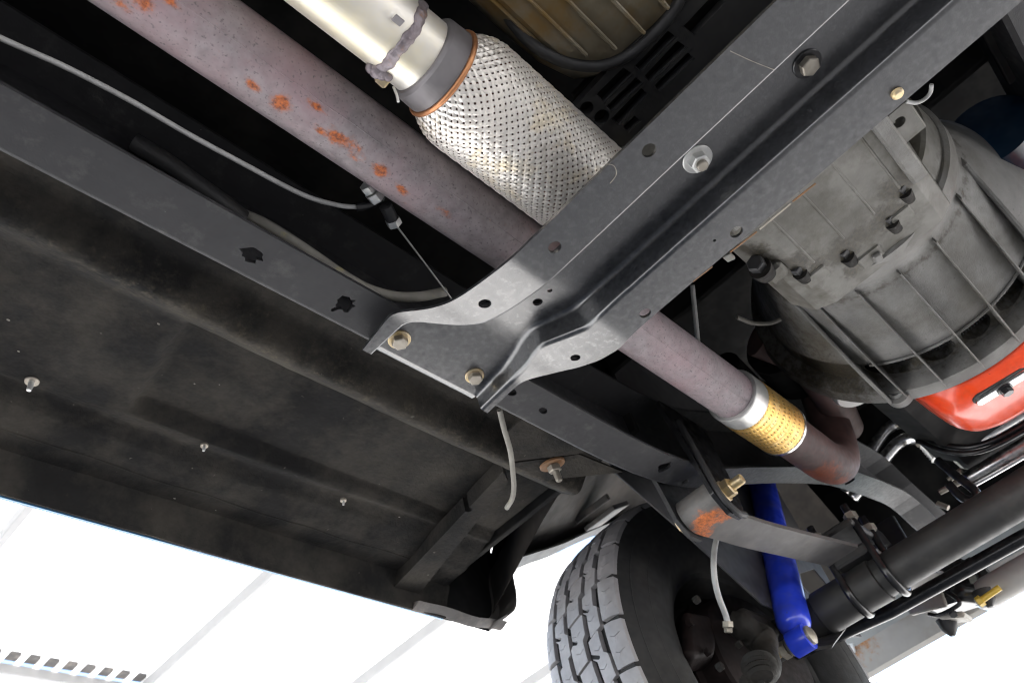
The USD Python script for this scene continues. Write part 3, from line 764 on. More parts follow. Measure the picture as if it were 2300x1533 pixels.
R = [[A(x, p[0], p[1] + 0.0016 * math.sin(47 * x) * (p[1] < 0.76) + 0.008 * max(0, (x - 1.05) / 0.08)) for p in ((0.930, 0.7465), (0.945, 0.740), (0.953, 0.739), (0.957, 0.744), (0.956, 0.756), (0.940, 0.750))] for x in xb]
part(fen, 'lower_flange', rings(np.array(R)), 'fender_under', 'crumpled dusty flange at the bottom rear corner of the fender')
# wheel-house liner: the arch swept inboard
off = ar + nr * 0.02
gl = np.array([[A(p[0] + n_[0] * 0.16 * (0.948 - y) / 0.41, y, p[1] + n_[1] * 0.16 * (0.948 - y) / 0.41) for y in np.linspace(0.54, 0.948, 24)] for p, n_ in zip(off[4:], nr[4:])])
part(T, 'wheel_house', sheet(gl, 0.003), 'liner_brown', 'dark muddy wheel house liner above the front tyre', smooth=True)
wv = sheet(np.array([[A(x, y, z) for z in np.linspace(0.74, 1.15, 6)] for x, y in zip(np.linspace(1.02, 1.14, 4), np.linspace(0.5, 0.953, 4))]))
rk = at(1345, 1165, y=0.90)
part(fen, 'liner_bracket', cat(box(at(1362, 1158, y=0.84), A(0.09, 0.10, 0.012), (0.5, 0, -1, 0)), box(at(1330, 1142, y=0.84), A(0.012, 0.11, 0.016), (0.5, 0, -1, 0))), 'fender_under', smooth=False)
# inner fender: vertical sheet between engine bay and wheel, with a ragged access opening
ip = sg.Polygon([(1.02, 0.80), (1.20, 0.72), (1.38, 0.63), (1.62, 0.62), (1.84, 0.66), (1.84, 1.45), (1.02, 1.45)])
def ipx(px, py):
    p = at(px, py, y=0.53); return (p[0], p[2])
hole1 = sg.Polygon([ipx(*p) for p in ((1800, 1068), (1872, 1082), (1900, 1100), (1880, 1118), (1830, 1118), (1800, 1135), (1788, 1110))])
hole2 = sg.Polygon([ipx(*p) for p in ((1868, 1170), (1885, 1130), (1950, 1125), (2010, 1190), (1940, 1215), (1900, 1190))])
hole3 = sg.Polygon([ipx(*p) for p in ((1800, 1290), (1830, 1280), (1855, 1310), (1840, 1335), (1808, 1325))])
inn = fine(prism(ip.difference(unary_union([hole1, hole2, hole3]).buffer(0.004)), 0.003, (0, 0.533, 0), (1, 0, 0), (0, 0, 1)), 0.06)
part(T, 'inner_fender', inn, 'plate_grey', 'grey inner fender panel with ragged openings behind the leaf spring', smooth=False)

# --- wheel
WC = A(1.485, 0.712, 0.575); WD = 0.145; WR = 0.383; WW = 0.196
wa = A(math.sin(WD), math.cos(WD), 0); wf = A(math.cos(WD), -math.sin(WD), 0); wu = A(0, 0, 1)


def wheel_pt(th, r, v):
    th, r, v = np.asarray(th), np.asarray(r), np.asarray(v)
    return WC + v[..., None] * wa + r[..., None] * (np.cos(th)[..., None] * wf + np.sin(th)[..., None] * wu)


def wheel_lathe(prof, n=120, cap=True):
    th = np.linspace(0, 2 * np.pi, n, endpoint=False)
    return rings(np.array([wheel_pt(th, np.full(n, r), np.full(n, v)) for v, r in prof]), cap=cap)


hw = WW / 2
tp_ = [(-0.070, 0.205), (-0.085, 0.215), (-0.105, 0.245), (-0.114, 0.285), (-0.112, 0.325), (-0.104, 0.352), (-hw, 0.366), (-hw + 0.012, 0.3715), (0, 0.3735), (hw - 0.012, 0.3715), (hw, 0.366), (0.104, 0.352), (0.112, 0.325), (0.114, 0.285), (0.105, 0.245), (0.085, 0.215), (0.070, 0.205)]
tps = spline([(a, b, 0) for a, b in tp_], 5)[:, :2]
wheel = part(T, 'wheel', wheel_lathe(tps, 160, cap=False), 'tyre_rubber', 'front wheel with a chunky all-terrain tyre, tread facing out', smooth=True)
NP = 27
pt = 2 * math.pi / NP


def zig(v, amp, ph=0.0):
    return lambda u: v + amp * (((u + ph) % 1.0) < 0.5) * 2 - amp


blocks = []
def block(poly, vc):
    ps = getattr(poly, 'geoms', [poly])
    for p in ps:
        if p.area < 2e-6:
            continue
        m = fine(trimesh.creation.extrude_polygon(p, 0.0105, engine='earcut'), 0.02)
        m.vertices[:, 2] *= 1 + 0.05 * math.sin(37.0 * len(blocks))
        m.vertices[:, :2] += 0.0004 * np.sin(np.array([12.9, 78.2]) * len(blocks))
        blocks.append(m)
def sip(poly, seed):
    a, b, c, d = poly.bounds
    r = np.random.default_rng(seed)
    cutl = []
    for f in (0.33, 0.68):
        x = a + (c - a) * f
        n = 5
        cutl.append(sg.LineString([(x + 0.0022 * (-1) ** k, b + (d - b) * k / (n - 1)) for k in range(n)][1:-1]).buffer(0.00045, 2))
    return poly.difference(unary_union(cutl))
PL = 2 * math.pi * WR / NP
for k in range(NP):
    u0 = k * PL
    # shoulder lugs
    for sgn in (-1, 1):
        v0, v1 = sorted((sgn * 0.067, sgn * 0.1005))
        po = sg.Polygon([(u0 + 0.004, v0), (u0 + PL - 0.005, v0), (u0 + PL - 0.006, v1), (u0 + 0.002, v1)]).buffer(-0.001).buffer(0.001)
        block(sip(po, k), sgn)
    # three zig-zag ribs
    for q_, (va, vb, ph) in enumerate(((-0.056, -0.029, 0.0), (-0.0175, 0.0165, 0.45), (0.028, 0.056, 0.1))):
        o = u0 + ph * PL
        j = 0.004 if q_ != 1 else -0.004
        po = sg.Polygon([(o + 0.003, va + j), (o + PL * 0.48, va + j), (o + PL * 0.56, va - j), (o + PL - 0.001, va - j), (o + PL + 0.008, vb - j), (o + PL * 0.58, vb - j), (o + PL * 0.5, vb + j), (o + 0.012, vb + j)])
        notch = sg.LineString([(o + PL * 0.40, vb + 0.01), (o + PL * 0.52, (va + vb) / 2 + 0.004)]).buffer(0.0036, 2)
        po = po.buffer(-0.0012).buffer(0.0012).difference(notch)
        block(sip(po, k + 50), q_)
bm = cat(*blocks)
u_, v_, h_ = bm.vertices.T
crown = np.interp(np.abs(v_), [0, 0.05, 0.085, 0.1005], [0.3755, 0.3745, 0.370, 0.3615])
bm.vertices = wheel_pt(u_ / WR, crown + h_ * 0.96 - 0.001, v_)
part(wheel, 'tread', bm, 'tread_rubber_lit', 'dusty zig-zag tread blocks of the front tyre, paled to look lit', smooth=20)
for r_ in (0.262, 0.300, 0.338):
    thx = np.linspace(0, 2 * np.pi, 121)
    v_in = float(np.interp(r_, [0.245, 0.285, 0.325, 0.352], [-0.105, -0.114, -0.112, -0.104]))
    part(wheel, 'sidewall_bead', tube(wheel_pt(thx, np.full(121, r_), np.full(121, v_in)), 0.0016, 6), 'tyre_rubber', smooth=True)
part(wheel, 'rim', wheel_lathe([(-0.078, 0.212), (-0.070, 0.200), (-0.045, 0.195), (0.03, 0.19), (0.045, 0.12), (0.05, 0.0)][:-1] + [(0.05, 0.01)], 72, cap=False), 'dark_steel', smooth=30)
drum = part(T, 'brake_drum', wheel_lathe([(-0.105, 0.02), (-0.105, 0.135), (-0.100, 0.142), (-0.060, 0.148), (-0.055, 0.16), (-0.02, 0.16)], 60), 'brake_rust', 'dark rusty brake assembly inside the front wheel', smooth=30)
cal = hull(*[trimesh.creation.icosphere(2, 0.012).apply_translation(p + o_).vertices for p in (at(1545, 1390, y=0.64), at(1598, 1400, y=0.64), at(1588, 1462, y=0.64), at(1548, 1468, y=0.64)) for o_ in (A(0, 0, 0), A(0.03, 0.03, 0.0))])
calp = part(drum, 'caliper', cal, 'brake_rust', smooth=40)
for px, py in ((1545, 1400), (1585, 1465)):
    part(drum, 'caliper_bolt', hexa(at(px, py, y=0.626), (0, -1, 0), 0.008, 0.010, 0.4), 'brake_rust')
yk = spline([at(1640, 1395, y=0.57), at(1680, 1410, y=0.55), at(1715, 1440, y=0.54), at(1720, 1490, y=0.54), at(1690, 1540, y=0.55)], 5)
part(drum, 'steering_knuckle', tube(yk, [0.020 + 0.007 * math.sin(0.5 * k) ** 2 for k in range(len(yk))], 14), 'grime_black')
bo, ba = at(1700, 1478, y=0.525), unit(at(1712, 1520, y=0.525) - at(1700, 1478, y=0.525))
part(drum, 'ball_joint_boot', lathe([(0.0035 * k, 0.020 + 0.0035 * (k % 2) + 0.006 * math.sin(k / 9 * math.pi)) for k in range(11)], bo, ba, 28), 'grime_black', smooth=20)
part(drum, 'hub_lump', hull(*[trimesh.creation.icosphere(1, 0.016).apply_translation(at(px, py, y=0.56)).vertices for px, py in ((1670, 1385), (1712, 1400), (1730, 1420), (1690, 1440))]), 'grime_black', smooth=False)
for px, py, r_ in ((1560, 1350, 0.006), (1655, 1450, 0.005), (1612, 1500, 0.006)):
    part(drum, 'hub_bolt', hexa(at(px, py, y=0.565), (0, -1, 0.1), r_ * 1.2, 0.01, 0.3), 'grime_black')
bh = [at(1612, 1196, y=0.49), at(1604, 1240, y=0.50), at(1604, 1290, y=0.515), at(1613, 1335, y=0.53), at(1628, 1375, y=0.545), at(1634, 1395, y=0.55)]
hose = part(T, 'brake_hose', tube(spline(bh, 8), 0.0052, 14), 'cable_grey', 'grey brake hose hanging in front of the tyre sidewall')
e = at(1634, 1395, y=0.55)
part(hose, 'fitting', cat(hexa(e, (0.1, 0.5, -1), 0.010, 0.010, 0.2), hexa(e + A(0.004, 0.004, -0.004), (0.1, 0.5, -1), 0.0075, 0.012, 0.6)), 'bolt_steel')

# --- leaf spring with its rear eye, hanger and bolt
SYc = 0.432
ey = at(1586, 1150, y=SYc - 0.005)
EC = A(ey[0] + 0.012, SYc, ey[2] + 0.018)
sw = 0.033


def leaf_y(x):
    return float(np.interp(x, [0.9, 1.08, 1.5, 2.0], [SYc, SYc, 0.362, 0.30]))


def leaf(pts, t, w=sw, y=0.0, n=6):
    P = spline(pts, n)
    R = []
    for k, p in enumerate(P):
        d = unit(P[min(k + 1, len(P) - 1)] - P[max(k - 1, 0)])
        nn = A(-d[2], 0, d[0])
        yc = leaf_y(p[0]) + y
        R.append([A(p[0], yc - w, p[2]), A(p[0], yc + w, p[2]), A(p[0], yc + w, p[2]) + nn * t, A(p[0], yc - w, p[2]) + nn * t])
    return rings(np.array(R))


ex, ez = EC[0], EC[2]
er = 0.030
spts = [A(ex - 0.028, 0, ez - 0.011), A(ex - 0.014, 0, ez - 0.027), A(ex + 0.015, 0, ez - 0.031), A(ex + 0.06, 0, ez - 0.0315), A(ex + 0.14, 0, ez - 0.0325), A(ex + 0.42, 0, 0.6545), A(ex + 0.60, 0, 0.652), A(ex + 0.95, 0, 0.69)]
eyem = lathe([(-sw, er * 0.55), (-sw, er), (sw, er), (sw, er * 0.55)], EC, (0, 1, 0), 48, cap=False)
lf = part(T, 'leaf_spring', fine(leaf(spts, 0.008), 0.02), 'spring_steel', 'grey steel leaf spring with a rusty rolled eye at its rear end', smooth=35,
          wear=spots([(A(ex - 0.012, SYc + 0.005, ez - 0.030), 0.028), (A(ex - 0.0, SYc - 0.02, ez - 0.032), 0.026), (A(ex + 0.01, SYc + 0.028, ez - 0.03), 0.024), (A(ex + 0.004, SYc - 0.03, ez - 0.032), 0.022)]))
part(lf, 'spring_eye', fine(eyem, 0.012), 'spring_steel', 'rust streaked rolled eye of the leaf spring', smooth=35, wear=spots([(A(ex + 0.0, SYc + 0.005, ez - 0.032), 0.032), (A(ex + 0.012, SYc - 0.02, ez - 0.028), 0.026)]))
for k, (a, b) in enumerate(((0.20, 0.85),)):
    pk = [A(ex + x, 0, np.interp(x, [0.14, 0.42, 0.60, 0.95], [ez - 0.0325, 0.6545, 0.652, 0.69]) + 0.0085 * (k + 1)) for x in np.linspace(a, b, 8)]
    part(lf, 'leaf', leaf(pk, 0.0075, sw - 0.005, 0.003), 'spring_steel', smooth=30)
# hanger: two plates either side of the eye, bolt right through
for s, nm in ((-1, 'hanger_plate'), (1, 'hanger_plate')):
    yy = SYc + s * (sw + 0.006)
    po = sg.Polygon([(ex - 0.075, ez + 0.16), (ex + 0.06, ez + 0.16), (ex + 0.052, ez + 0.05), (ex + 0.040, ez - 0.01), (ex + 0.020, ez - 0.034), (ex - 0.012, ez - 0.036), (ex - 0.034, ez - 0.012), (ex - 0.045, ez + 0.05)]).buffer(0.008)
    if s < 0:
        hg = part(T, 'spring_hanger', prism(po, 0.007, (0, yy + 0.0035, 0), (1, 0, 0), (0, 0, 1)), 'gloss_black', 'black spring hanger with a long yellow bolt through the spring eye', smooth=False)
        ri = spline([A(ex - 0.05, yy - 0.007, ez + 0.13), A(ex - 0.038, yy - 0.007, ez + 0.03), A(ex - 0.03, yy - 0.007, ez - 0.018), A(ex, yy - 0.007, ez - 0.040), A(ex + 0.03, yy - 0.007, ez - 0.036)], 6)
        part(hg, 'hanger_rim', tube(ri, 0.006, 10), 'dark_steel')
    else:
        part(hg, nm, prism(po.buffer(-0.006), 0.007, (0, yy + 0.0035, 0), (1, 0, 0), (0, 0, 1)), 'dark_steel', smooth=False)
bx = A(ex, SYc - sw - 0.0095, ez + 0.002)
part(hg, 'pivot_washer', disc(bx, (0, -1, 0), 0.0185, 0.004), 'zinc_yellow')
part(hg, 'pivot_nut', hexa(bx + A(0, -0.004, 0), (0, -1, 0), 0.016, 0.014, 0.3), 'zinc_yellow')
part(hg, 'pivot_bolt', lathe([(0, 0.0088), (0.020, 0.0088), (0.022, 0.0075)], bx + A(0, -0.017, 0), (0, -1, 0), 24), 'zinc_yellow', 'threaded yellow end of the spring pivot bolt')
part(hg, 'pivot_head', hexa(A(ex, SYc + sw + 0.0100, ez - 0.004), (0, 1, 0), 0.015, 0.010, 0.1), 'zinc_yellow')

# --- front axle tube, u-bolts, spring pad
AX = A(1.495, 0, 0.606); AR = 0.036
axle = part(T, 'front_axle', lathe([(-0.62, AR), (0.05, AR), (0.075, AR + 0.008), (0.50, AR + 0.008)][:2] + [(0.60, AR)], AX, (0, 1, 0), 64), 'axle_paint', 'black front axle tube crossing below the leaf spring', smooth=35)
part(axle, 'axle_sleeve', lathe([(0, AR + 0.001), (0.002, AR + 0.0045), (0.128, AR + 0.0045), (0.130, AR + 0.001)], AX + A(0, 0.345, 0), (0, 1, 0), 64), 'axle_paint', smooth=30)
part(axle, 'spring_pad', cat(box(AX + A(0, 0.362, 0.044), A(0.10, 0.070, 0.020), ch=0.004), box(AX + A(0, 0.362, 0.094), A(0.13, 0.085, 0.014), ch=0.004)), 'axle_paint', smooth=False)
for dxu in (-0.048, 0.048):
    pass
for yu in (0.322, 0.400):
    a = np.linspace(0, np.pi, 17)
    P = [AX + A(-0.041, yu, 0.135)] + [AX + A(-0.041 * math.cos(t), yu, -0.041 * math.sin(t)) for t in a] + [AX + A(0.041, yu, 0.135)]
    ub = part(axle, 'u_bolt', tube(np.array(P), 0.0072, 16), 'gloss_black', smooth=True)
    for sx in (-1, 1):
        part(axle, 'u_bolt_nut', hexa(AX + A(sx * 0.041, yu, 0.102), (0, 0, 1), 0.013, 0.014, 0.2), 'bolt_steel')
# small clamp block with a pale cap beside the spring
cpos = at(1948, 1190, y=0.385)
cp = part(axle, 'bump_stop', lathe([(0, 0.026), (0.03, 0.024), (0.045, 0.018)], cpos + A(0.01, 0, -0.05), (-0.15, 0, 1), 20), 'dark_steel')
part(axle, 'bump_cap', lathe([(0, 0.013), (0.014, 0.012), (0.018, 0.009)], cpos + A(0.004, 0, -0.005), (-0.15, 0, 1), 20), 'white_paint')
part(axle, 'clamp_plate', box(cpos + A(0.03, -0.035, -0.03), A(0.012, 0.05, 0.10), (0.3, 0, 1, 0), 0.003), 'dark_steel', smooth=False)

# --- blue shock absorber
s0, s1 = at(1713, 1095, y=0.505), at(1785, 1408, y=0.505)
ax = unit(s1 - s0)
Ls = np.linalg.norm(s1 - s0)
shock = part(T, 'shock_absorber', lathe([(-0.05, 0.0315), (Ls - 0.02, 0.0315), (Ls - 0.012, 0.031), (Ls, 0.027), (Ls + 0.006, 0.019), (Ls + 0.012, 0.0)][:-1] + [(Ls + 0.012, 0.004)], s0, ax, 56), 'blue_paint', 'glossy blue shock absorber leaning between frame and axle', smooth=35)
e1 = at(1798, 1438, y=0.505)
part(shock, 'shock_eye', lathe([(-0.019, 0.020), (-0.018, 0.0235), (0.018, 0.0235), (0.019, 0.020)], e1, (0, 1, 0), 36), 'blue_paint', 'blue lower eye of the shock absorber')
part(shock, 'eye_bushing', lathe([(-0.028, 0.010), (-0.024, 0.017), (0.024, 0.017), (0.028, 0.010)], e1, (0, 1, 0), 28), 'bolt_steel')
part(shock, 'mount_nut', hexa(e1 + A(0, 0.028, 0), (0, 1, 0), 0.016, 0.014, 0.2), 'bolt_steel')
part(shock, 'mount_stud', lathe([(0, 0.008), (0.034, 0.008), (0.037, 0.006)], e1 + A(0, 0.038, 0), (0, 1, 0), 16), 'zinc_yellow', 'rusty stud through the lower shock eye')
part(shock, 'mount_bracket', hull(*[np.array([p, p + A(0.004, -0.005, 0.006)]) for p in (at(1790, 1466, y=0.52), at(1868, 1455, y=0.47), at(1900, 1412, y=0.47), at(1862, 1425, y=0.50))]), 'axle_paint', smooth=False)


# --- tie rod behind the axle and the steering damper
tr = [at(1600, 1560, x=1.56), at(1770, 1474, x=1.58), at(2000, 1372, x=1.60), at(2120, 1305, x=1.60), at(2300, 1205, x=1.60), at(2500, 1090, x=1.60)]
tie = part(T, 'tie_rod', tube(np.array([tr[0], tr[1], tr[2], tr[4], tr[5]]) + A(0, 0, 0.0), 0.0135, 18), 'gloss_black', 'slim black tie rod running along the front axle')
part(tie, 'rod_end', hull(*[trimesh.creation.icosphere(2, 0.02).apply_translation(p).vertices for p in (at(1735, 1500, x=1.58), at(1720, 1520, x=1.58))]), 'dark_steel', smooth=True)
d0, d1 = at(2190, 1345, x=1.80), at(2420, 1215, x=1.80)
dmp = part(T, 'steering_damper', tube(np.array([d0, d0 + (d1 - d0) * 0.15, d1]), [0.022, 0.029, 0.029], 28), 'bumper_grey', 'grey steering damper cylinder behind the front axle', smooth=40)
part(dmp, 'damper_boot', hull(*[trimesh.creation.icosphere(2, 0.02).apply_translation(p).vertices for p in (at(2160, 1330, x=1.78), at(2200, 1335, x=1.80))]), 'gloss_black', smooth=True)
br0 = at(2120, 1375, x=1.76)
stb = part(T, 'steering_bracket', cat(box(at(2080, 1352, x=1.75), A(0.012, 0.075, 0.035), (0.25, 1, 0, 0), 0.003), box(at(2145, 1385, x=1.77), A(0.05, 0.050, 0.012), (0.45, 1, 0, 0), 0.003)), 'bumper_grey', 'pale steel steering bracket with a rubber edged clamp', smooth=False)
part(stb, 'bracket_edge', tube(spline([at(2118, 1322, x=1.74), at(2150, 1345, x=1.74), at(2152, 1358, x=1.74), at(2110, 1380, x=1.74), at(2085, 1378, x=1.74)], 5), 0.0042, 8), 'gloss_black')
part(stb, 'bracket_bolt', hexa(at(2140, 1376, x=1.74), (-0.5, 0, -0.8), 0.008, 0.006, 0.2), 'dark_steel')
for px, py in ((2138, 1410), (2222, 1345)):
    c = at(px, py, x=1.78)
    part(stb, 'rubber_cone', lathe([(0, 0.02), (0.02, 0.016), (0.034, 0.005)], c + A(0, 0, 0.02), (0, 0.2, -1), 18), 'dark_steel')
yb0, yb1 = at(2206, 1346, x=1.74), at(2246, 1318, x=1.74)
part(stb, 'yellow_bolt', cat(tube(np.array([yb0, yb1]), 0.0060, 10), hexa(yb0, yb0 - yb1, 0.0105, 0.010, 0.2)), 'yellow_plastic', 'yellow plated bolt on the steering bracket')
blk = part(T, 'steering_box', cat(box(at(2140, 1320, x=1.86), A(0.10, 0.12, 0.08), (0.2, 1, 0, 0), 0.012), box(at(2200, 1310, x=1.88), A(0.06, 0.06, 0.10), None, 0.012)), 'gloss_black', 'black steering box tucked above the steering bracket', smooth=False)

# --- front bumper
xb_ = 2.02
ybm = np.linspace(-1.0, 0.92, 40)
pf = [(2.02, 0.712), (2.03, 0.690), (2.045, 0.655), (2.06, 0.648), (2.20, 0.70), (2.20, 0.86), (2.19, 0.86), (2.19, 0.712)]
R = [[A(p[0] - 0.10 * max(0, y - 0.5) ** 2, y, p[1] + 0.004 * math.sin(5 * y)) for p in pf] for y in ybm]
bump = rings(np.array(R))
hb = trimesh.creation.box((0.2, 0.022, 0.5)); hb.apply_translation(at(1910, 1455, x=2.035))
bp = part(T, 'front_bumper', bump, 'bumper_grey', 'grimy pale grey front bumper seen from behind the axle', smooth=30, wear=spots([(at(1925, 1440, x=2.03), 0.05), (at(1895, 1460, x=2.03), 0.03)]))
part(bp, 'bumper_plug', box(at(1910, 1455, x=2.018), A(0.006, 0.022, 0.022), (0.3, 1, 0, 0), 0.001), 'white_paint', 'small white square plug in the bumper')

# --- bell housing: tapered casting with fins, windows and a wide front flange
def bell_c(x):
    t = (x - 0.90) / 0.30
    return -0.035 - 0.003 * t, 0.86 + 0.08 * t


def bell_r(x):
    return np.interp(x, [0.90, 0.918, 0.945, 1.105, 1.118, 1.175, 1.180, 1.205, 1.212], [0.155, 0.158, 0.1535, 0.226, 0.214, 0.236, 0.262, 0.2735, 0.270])


thb = np.linspace(0, 2 * np.pi, 120, endpoint=False)
xsb = np.r_[0.885, 0.89, np.linspace(0.90, 0.96, 7), np.linspace(0.98, 1.10, 8), 1.105, 1.112, 1.118, np.linspace(1.13, 1.175, 4), 1.180, 1.183, 1.200, 1.208, 1.212]
R = []
for x in xsb:
    cy, cz = bell_c(x); r = float(bell_r(x)) - (0.006 if x < 0.888 else 0)
    lob = 0.0
    R.append(np.stack([np.full_like(thb, x), cy + r * np.sin(thb), cz - r * np.cos(thb)], -1))
bell_solid = rings(np.array(R))
Rin = []
for x in (1.06, 1.115, 1.22):
    cy, cz = bell_c(x); r = float(np.interp(x, [1.06, 1.115, 1.22], [0.16, 0.197, 0.225]))
    Rin.append(np.stack([np.full_like(thb, x), cy + r * np.sin(thb), cz - r * np.cos(thb)], -1))
inner = rings(np.array(Rin))
wins = []
for y_ in (0.062, 0.006, -0.051, -0.112):
    cy, cz = bell_c(1.145)
    a_ = math.asin((y_ - cy) / 0.235)
    b_ = trimesh.creation.cylinder(0.5, 0.2, sections=28); b_.apply_scale([0.044, 0.046, 1])
    b_.apply_transform(trimesh.transformations.rotation_matrix(-a_, (1, 0, 0)))
    b_.apply_translation((1.146, cy + 0.235 * math.sin(a_), cz - 0.235 * math.cos(a_)))
    wins.append(b_)
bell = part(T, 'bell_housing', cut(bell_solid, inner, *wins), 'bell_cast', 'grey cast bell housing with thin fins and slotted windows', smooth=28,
            wear=lambda V: 0.42 * np.exp(-((V[:, 0] - 1.15) / 0.028) ** 4) * (V[:, 2] < 0.85) + 0.36 * np.exp(-((V[:, 0] - 0.962) / 0.012) ** 2) + 0.30 * np.clip((V[:, 1] - 0.09) / 0.05, 0, 1))  # painted shade darkens the window recess and left flank; seam ring is oil grime


def fin(y, x0, x1, h0=0.005, h1=0.026, w=0.0034):
    xs_ = np.linspace(x0, x1, 14)
    lo, hi = [], []
    for x in xs_:
        cy, cz = bell_c(x); r = float(np.interp(x, [0.90, 0.96, 1.105, 1.20], [0.166, 0.158, 0.226, 0.258]))
        z = cz - math.sqrt(max(r * r - (y - cy) ** 2, 1e-6))
        f_ = (x - x0) / (x1 - x0)
        hi.append(z + 0.03); lo.append(z - (h0 + (h1 - h0) * math.sin(min(1, f_ * 1.15) * math.pi / 2) * 0.8))
    R_ = [[A(x, y - w * 0.5, a), A(x, y - w * 0.35, b + 0.001), A(x, y, b), A(x, y + w * 0.35, b + 0.001), A(x, y + w * 0.5, a)] for x, a, b in zip(xs_, hi, lo)]
    return rings(np.array(R_))


for y_ in (0.088, 0.034, -0.0225, -0.081, -0.140):
    part(bell, 'cooling_fin', fin(y_, 0.945, 1.186), 'bell_cast', smooth=20)
part(bell, 'corner_fin', fin(0.112, 0.955, 1.186, 0.008, 0.036, 0.008), 'bell_cast', smooth=20)
part(bell, 'corner_fin', fin(-0.176, 0.955, 1.186, 0.006, 0.03, 0.010), 'bell_cast', smooth=20)
for x in (1.108,):  # raised lip in front of the windows
    cy, cz = bell_c(x); r = 0.228
    a_ = np.linspace(-0.75, 0.62, 50)
    part(bell, 'step_rib', tube(np.stack([np.full(50, x), cy + r * np.sin(a_), cz - r * np.cos(a_)], -1), 0.0026, 8), 'bell_cast')
# flange ear with its empty bolt hole
c_ = at(2012, 879, x=1.188)
ear = cut(hull(disc(c_, (1, 0, 0), 0.021, 0.020).vertices, disc(c_ + A(0, -0.04, 0.035), (1, 0, 0), 0.024, 0.020).vertices, disc(c_ + A(0, 0.012, 0.05), (1, 0, 0), 0.018, 0.020).vertices),
          lathe([(0, 0.0085), (0.1, 0.0085)], c_ + A(-0.05, 0, 0), (1, 0, 0), 20))
part(bell, 'bolt_ear', ear, 'bell_cast', 'rounded bolt ear at the lower corner of the bell housing flange', smooth=30)
part(bell, 'ear_bush', cut(lathe([(0, 0.0115), (0.006, 0.0125)], c_ + A(-0.004, 0, 0), (1, 0, 0), 24), lathe([(0, 0.0085), (0.1, 0.0085)], c_ + A(-0.05, 0, 0), (1, 0, 0), 20)), 'zinc_white')
cy, cz = bell_c(1.145)
gear = [lathe([(0, 0.185), (0, 0.212), (0.014, 0.212), (0.014, 0.185)], A(1.138, cy, cz), (1, 0, 0), 90)]
for k in range(90):
    a_ = -1.0 + k * 2.0 / 90
    gear.append(box(A(1.145, cy + 0.214 * math.sin(a_), cz - 0.214 * math.cos(a_)), A(0.016, 0.0024, 0.009), (-a_, 1, 0, 0), 0.0004))
part(bell, 'ring_gear', cat(*gear), 'dark_steel', smooth=False)
part(bell, 'flywheel', lathe([(0, 0.19), (0.02, 0.19)], A(1.18, cy, cz), (1, 0, 0), 60), 'orange_paint')

# --- gearbox case behind the bell housing
gp = sg.Polygon([(-0.118, 0.0), (-0.10, -0.012), (0.06, -0.012), (0.085, -0.002), (0.105, 0.03), (0.112, 0.09), (0.10, 0.16), (-0.12, 0.16), (-0.135, 0.08)]).buffer(0.004)
BOLTS = ((1690, 583, 0.0115), (1780, 594, 0.0075), (1884, 556, 0.008), (1984, 480, 0.0075), (2013, 412, 0.007))
case = part(T, 'gearbox_case', fine(prism(gp, 0.36, (0.545, 0, 0.722), (0, 1, 0), (0, 0, 1)), 0.012), 'case_cast', 'grey cast gearbox case with a bolted rear cover', wear=spots([(at(px, py, z=0.712), 0.034) for px, py, r in BOLTS] + [(at(px, py, z=0.712), 0.022) for px, py in ((1740, 600), (1830, 590), (1930, 520), (1960, 500), (1910, 600))]), smooth=20)
for y_ in (-0.085, -0.045, 0.0, 0.045):
    part(case, 'case_rib', box(A(0.73, y_, 0.7085), A(0.17, 0.0035, 0.007), None, 0.0012), 'case_cast', smooth=False)
part(case, 'case_rail', box(A(0.665, -0.02, 0.702), A(0.016, 0.205, 0.014), None, 0.002), 'bright_alloy' if False else 'bell_cast', 'pale rail along the edge of the gearbox mount', smooth=False)
part(case, 'case_rail', box(A(0.735, -0.108, 0.703), A(0.15, 0.020, 0.014), None, 0.003), 'bell_cast', smooth=False)
part(case, 'mount_plate', cut(box(at(2025, 275, z=0.705), A(0.055, 0.036, 0.010), None, 0.002), zcyl(2015, 270, 0.705, 0.007)), 'case_cast', smooth=False)
# adapter ring with bolts and bosses
cy, cz = bell_c(0.90)
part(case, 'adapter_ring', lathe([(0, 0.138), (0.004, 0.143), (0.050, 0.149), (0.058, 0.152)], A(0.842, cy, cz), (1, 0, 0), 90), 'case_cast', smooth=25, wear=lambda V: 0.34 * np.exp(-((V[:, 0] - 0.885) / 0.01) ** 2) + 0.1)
for px, py, r in BOLTS:
    c = at(px, py, z=0.718)
    p = part(case, 'case_bolt', hexa(c + A(0.010, 0, -0.006), (-1, 0, -0.15), r, 0.013, 0.3), 'dark_steel')
    part(case, 'bolt_boss', lathe([(0, r * 1.15), (0.02, r * 1.3)], c + A(0.030, 0, -0.006), (-1, 0, -0.15), 20), 'grime_black')
sl = [at(1900, 562, z=0.712), at(1985, 498, z=0.712)]
part(case, 'shift_rod', tube(np.array([sl[0], sl[1]]), 0.006, 12), 'bolt_steel', 'rusty short rod between two dark bosses of the gearbox')
nb = at(1968, 575, z=0.705)
part(case, 'inspection_lug', box(nb, A(0.014, 0.012, 0.012), (0.2, 0, 0, 1), 0.002), 'bell_cast', smooth=False)
for px, py, s in ((1830, 615, 0.03), (1950, 570, 0.03), (1740, 610, 0.022), (2020, 480, 0.026)):
    c = at(px, py, z=0.712)
    part(case, 'cast_pad', box(c + A(0.0, 0, 0.0), A(0.030, s * 1.3, 0.016), None, 0.005), 'case_cast', smooth=False)

# --- orange engine oil pan
def rect(cx, cy, hx, hy, r, n=8):
    p = sg.box(cx - hx + r, cy - hy + r, cx + hx - r, cy + hy - r).buffer(r, n)
    return np.array(p.exterior.coords)[:-1]


